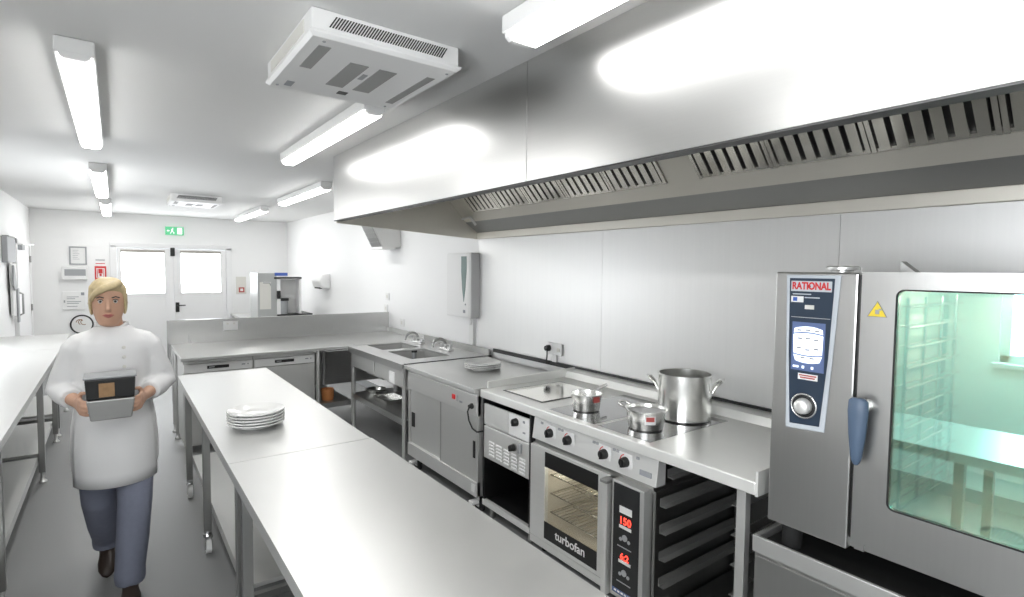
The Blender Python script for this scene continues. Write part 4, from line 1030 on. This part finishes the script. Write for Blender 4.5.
# nose, brow, chin, ears on the same surface
limb(body, [(HC_+Vector((0,-.086,.018)),.008,.007),(HC_+Vector((0,-.098,-.008)),.010,.009),(HC_+Vector((0,-.104,-.026)),.013,.011),(HC_+Vector((0,-.094,-.036)),.011,.008)])
for s in (1,-1): limb(body, [(HC_+Vector((s*.070,.005,.022)),.006,.016),(HC_+Vector((s*.077,.008,.0)),.008,.019),(HC_+Vector((s*.070,.004,-.028)),.006,.012)])
for S, E, W_ in ((SHL,ELL,WRL),(SHR,ELR,WRR)):
    limb(body, [(S,.043,.043),(S.lerp(E,.5),.045,.045),(E,.038,.038),(E.lerp(W_,.4),.036,.036),(W_,.025,.027)])
for H_, K_, A_ in ((HIPL,KNL,ANL),(HIPR,KNR,ANR)):
    limb(body, [(H_,.085,.09),(H_.lerp(K_,.5),.072,.075),(K_,.053,.055),(K_.lerp(A_,.35),.052,.055),(A_,.034,.038)])
# hands gripping the sides of the container: palm, four fingers along the far/front side, thumb on top
def hand(mb, W_, s):
    # s=+1: hand at image right (+x side); the palm faces -s*x
    c = W_ + Vector((-s*.012, -.055, -.005))
    limb(mb, [(W_,.024,.026),(W_.lerp(c,.5),.018,.034),(c,.015,.041),(c+Vector((-s*.004,-.03,0)),.014,.041)])
    for k, (dz, ln) in enumerate(((.031,.068),(.011,.076),(-.010,.071),(-.030,.056))):
        p0 = c+Vector((-s*.002,-.022,dz))
        p1 = p0+Vector((-s*.006,-ln*.48,-.002)); p2 = p1+Vector((-s*.018,-ln*.30,-.003)); p3 = p2+Vector((-s*.020,-ln*.12,-.002))
        limb(mb, [(p0,.0095,.0095),(p1,.0090,.0090),(p2,.0082,.0082),(p3,.0068,.0068)], 10)
    q0 = W_+Vector((-s*.006,-.028,.028)); q1 = q0+Vector((-s*.012,-.024,.024)); q2 = q1+Vector((-s*.020,-.022,.004))
    limb(mb, [(q0,.013,.013),(q1,.0105,.0105),(q2,.0085,.0085)], 10)
hand(body, WRL, 1); hand(body, WRR, -1)
bo = body.build('body', 'skin', person); soften(bo, .0058, 2)
# face details
b = MB()
for s in (1,-1): b.lathe([(0,.009),(.007,.006),(.0105,0),(.007,-.006),(0,-.009)], HC_+Vector((s*.030,-.078,.012)), 14, 'y')
b.build('eyes', 'eyewhite', person, smooth=80)
b = MB()
for s in (1,-1):
    b.cyl(HC_+Vector((s*.030,-.0885,.012)), HC_+Vector((s*.030,-.084,.012)), .0056, 12)
    b.tube([HC_+Vector((s*.016,-.089,.030)), HC_+Vector((s*.032,-.089,.036)), HC_+Vector((s*.048,-.078,.030))], .0030, 6)
    b.tube([HC_+Vector((s*.019,-.086,.0185)), HC_+Vector((s*.030,-.0885,.0225)), HC_+Vector((s*.042,-.081,.018))], .0020, 6)
b.build('irises_and_brows', 'eye', person)
b = MB(); b.tube([HC_+Vector((-.024,-.075,-.060)), HC_+Vector((-.010,-.087,-.056)), HC_+Vector((0,-.089,-.058)), HC_+Vector((.010,-.087,-.056)), HC_+Vector((.024,-.075,-.060))], [.002,.005,.0045,.005,.002], 8)
b.tube([HC_+Vector((-.020,-.076,-.063)), HC_+Vector((0,-.088,-.067)), HC_+Vector((.020,-.076,-.063))], [.002,.0055,.002], 8)
b.build('lips', 'lips', person, smooth=70)
# hair: bob swept to one side, covering crown, sides and nape
hb = MB()
cap = [(.020,.078,.060,.045),(.045,.081,.088,.022),(.075,.080,.100,.012),(.105,.066,.086,.010),(.127,.042,.055,.008),(.134,.016,.02,.008)]
hb.loft([ering(HC_+Vector((0,dy,dz)), (1,0,0), (0,1,0), a, b_, 24) for dz, a, b_, dy in cap])
hb.loft([ering(HC_+Vector((0,.055,dz)), (1,0,0), (0,1,0), a, b_, 20) for dz, a, b_ in ((.07,.070,.052),(.02,.074,.048),(-.03,.068,.040),(-.065,.052,.026),(-.08,.03,.014))])
for s in (1,-1):
    limb(hb, [(HC_+Vector((s*.058,-.015,.085)),.020,.03),(HC_+Vector((s*.068,-.008,.045)),.014,.035),(HC_+Vector((s*.072,.004,.0)),.011,.034),(HC_+Vector((s*.071,.010,-.035)),.009,.030),(HC_+Vector((s*.068,.012,-.06)),.006,.016)])
limb(hb, [(HC_+Vector((.050,-.055,.108)),.022,.02),(HC_+Vector((.020,-.085,.092)),.022,.016),(HC_+Vector((-.020,-.090,.075)),.022,.014),(HC_+Vector((-.052,-.066,.050)),.016,.012),(HC_+Vector((-.069,-.038,.015)),.010,.014)])
ho = hb.build('hair', 'hair', person); soften(ho, .005, 6)
# jacket
jk = MB()
jk.loft([ering(c, (1,0,0), (0,1,0), a, b_, 28) for c, a, b_ in [((PX,PY,.66),.190,.165),((PX,PY,.78),.192,.158),((PX,PY,.90),.184,.142),((PX,PY,1.0),.168,.125),((PX,PY,1.10),.160,.120),((PX,PY,1.20),.166,.122),((PX,PY,1.28),.172,.120),((PX,PY,1.325),.162,.110),((PX,PY,1.368),.120,.090),((PX,PY,1.405),.076,.068)]])
for S, E, W_ in ((SHL,ELL,WRL),(SHR,ELR,WRR)):
    o_ = 1 if S.x > PX else -1
    limb(jk, [(Vector((PX+o_*.06, PY, 1.338)),.040,.050),(Vector((PX+o_*.10, PY, 1.335)),.048,.055),(S+Vector((-o_*.016,0,.004)),.055,.060),(S+Vector((o_*.008,0,-.022)),.059,.062),(S.lerp(E,.28),.059,.061),(S.lerp(E,.45),.058,.060),(S.lerp(E,.7),.060,.060),(E,.058,.058),(E.lerp(W_,.35),.056,.055),(E.lerp(W_,.72),.050,.050)], 18)
jo = jk.build('jacket', 'jacket', person); soften(jo, .008, 10)
b = MB(); 
cr = [(.066,1.392),(.070,1.412),(.068,1.425)]
b.loft([[Vector((PX+(r)*math.cos(2*PI*k/28), PY-.006+(r*.92)*math.sin(2*PI*k/28), z-.028*max(0,-math.sin(2*PI*k/28))**3)) for k in range(28)] for r, z in cr], cap=False)
co_ = b.build('collar', 'jacket', person, smooth=60); sm = co_.modifiers.new('thickness', 'SOLIDIFY'); sm.thickness = .006
b = MB()
for k in range(5): b.lathe([(0,-.004),(.008,-.003),(.009,0),(0,0)], (PX+.045, PY-.125+.004*k, 1.30-.05*k), 12, 'y')
b.build('jacket_buttons', 'cream', person)
# apron front panel and ties
b = MB()
rows = [(1.00,.160,.146),(.90,.176,.160),(.78,.184,.176),(.66,.184,.184),(.60,.182,.188)]
outer = []; 
n = 12
for z, w, d in rows:
    outer.append([Vector((PX+w*math.sin(-1.25+2.5*i/n), PY-d*math.cos(-1.25+2.5*i/n), z)) for i in range(n+1)])
for A_, B_ in zip(outer, outer[1:]):
    va = [b.bm.verts.new(p) for p in A_]; vb = [b.bm.verts.new(p) for p in B_]
    for i in range(n): b.bm.faces.new([va[i], va[i+1], vb[i+1], vb[i]])
bmesh.ops.remove_doubles(b.bm, verts=b.bm.verts, dist=1e-5)
ao = b.build('apron', 'apron', person, smooth=70); sm = ao.modifiers.new('thickness', 'SOLIDIFY'); sm.thickness = .006
# trousers
tm = MB()
tm.loft([ering((PX,PY,z), (1,0,0), (0,1,0), a, b_, 24) for z, a, b_ in ((.72,.13,.10),(.80,.172,.122),(.90,.172,.12),(.96,.155,.108))])
for H_, K_, A_ in ((HIPL,KNL,ANL),(HIPR,KNR,ANR)):
    d_ = (A_-K_).normalized()
    limb(tm, [(H_+Vector((0,0,.02)),.088,.098),(H_.lerp(K_,.5),.086,.092),(K_,.078,.082),(K_.lerp(A_,.5),.074,.080),(A_+Vector((0,0,.035)),.068,.078),(A_+Vector((0,0,.028)),.072,.082),(A_+Vector((0,.004,-.02)),.068,.076)], 18)
to = tm.build('trousers', 'trousers', person); soften(to, .009, 3)
def shoe(A_, tilt, nm_):
    b = MB(); rings = []
    for (dy, w, h_, zc) in ((.075,.018,.025,.03),(.06,.032,.045,.04),(.02,.036,.05,.045),(-.05,.036,.038,.038),(-.10,.043,.030,.032),(-.15,.040,.024,.027),(-.178,.025,.016,.02),(-.188,.008,.008,.016)):
        y_ = dy; z_ = zc
        c_ = Vector((0, y_*math.cos(tilt)-z_*math.sin(tilt), z_*math.cos(tilt)+y_*math.sin(tilt)))
        rings.append([Vector((A_.x+w*math.cos(2*PI*k/16), A_.y+c_.y, max(.002, c_.z+h_*math.sin(2*PI*k/16)*math.cos(tilt)) if tilt == 0 else c_.z+h_*math.sin(2*PI*k/16)) ) for k in range(16)])
    zmin = min(v.z for r in rings for v in r)
    for r in rings:
        for v in r: v.z += .001-zmin
    b.loft(rings); o = b.build('shoe', 'shoe', person, smooth=70); return o
shoe(ANL, 0, 'l'); shoe(ANR, .35, 'r')
# dark container she carries
t = thing('food_container', 'dark and silver container held in front of the person in both hands', 'container', (PX-.012, PY-.29, .99))
kx, ky = PX-.012, PY-.285
b = MB(); b.hexa([(kx-.080,ky-.060,.985),(kx+.080,ky-.060,.985),(kx+.080,ky+.060,.985),(kx-.080,ky+.060,.985),(kx-.094,ky-.072,1.085),(kx+.094,ky-.072,1.085),(kx+.094,ky+.072,1.085),(kx-.094,ky+.072,1.085)])
b.build('lower_tub', 'steel_dark', t, bevel=.006)
b = MB(); b.hexa([(kx-.092,ky-.070,1.087),(kx+.092,ky-.070,1.087),(kx+.092,ky+.070,1.087),(kx-.092,ky+.070,1.087),(kx-.098,ky-.076,1.185),(kx+.098,ky-.076,1.185),(kx+.098,ky+.076,1.185),(kx-.098,ky+.076,1.185)])
b.build('upper_tub', 'black', t, bevel=.006)
b = MB(); b.box(kx-.103, kx+.103, ky-.081, ky+.081, 1.186, 1.196); b.build('rim', 'grey', t, bevel=.004)
b = MB(); b.box(kx-.045, kx+.015, ky-.0785, ky-.066, 1.10, 1.165); b.build('front_label', 'food', t)

# ------------------------------------------------------------------ world and view
w = bpy.data.worlds.new('world'); SC.world = w; w.use_nodes = True
w.node_tree.nodes['Background'].inputs[0].default_value = (.9, .95, 1, 1); w.node_tree.nodes['Background'].inputs[1].default_value = .6
SC.cycles.use_denoising = True
try: SC.cycles.denoiser = 'OPENIMAGEDENOISE'
except Exception: pass
SC.cycles.max_bounces = 10; SC.cycles.diffuse_bounces = 5; SC.cycles.glossy_bounces = 6; SC.cycles.transparent_max_bounces = 12
SC.cycles.sample_clamp_indirect = 6
SC.cycles.caustics_reflective = False; SC.cycles.caustics_refractive = False
vs = SC.view_settings
SC.display_settings.display_device = 'sRGB'
vs.view_transform = 'Standard'; vs.look = 'None'; vs.gamma = 1; vs.exposure = 1.38; vs.use_curve_mapping = False
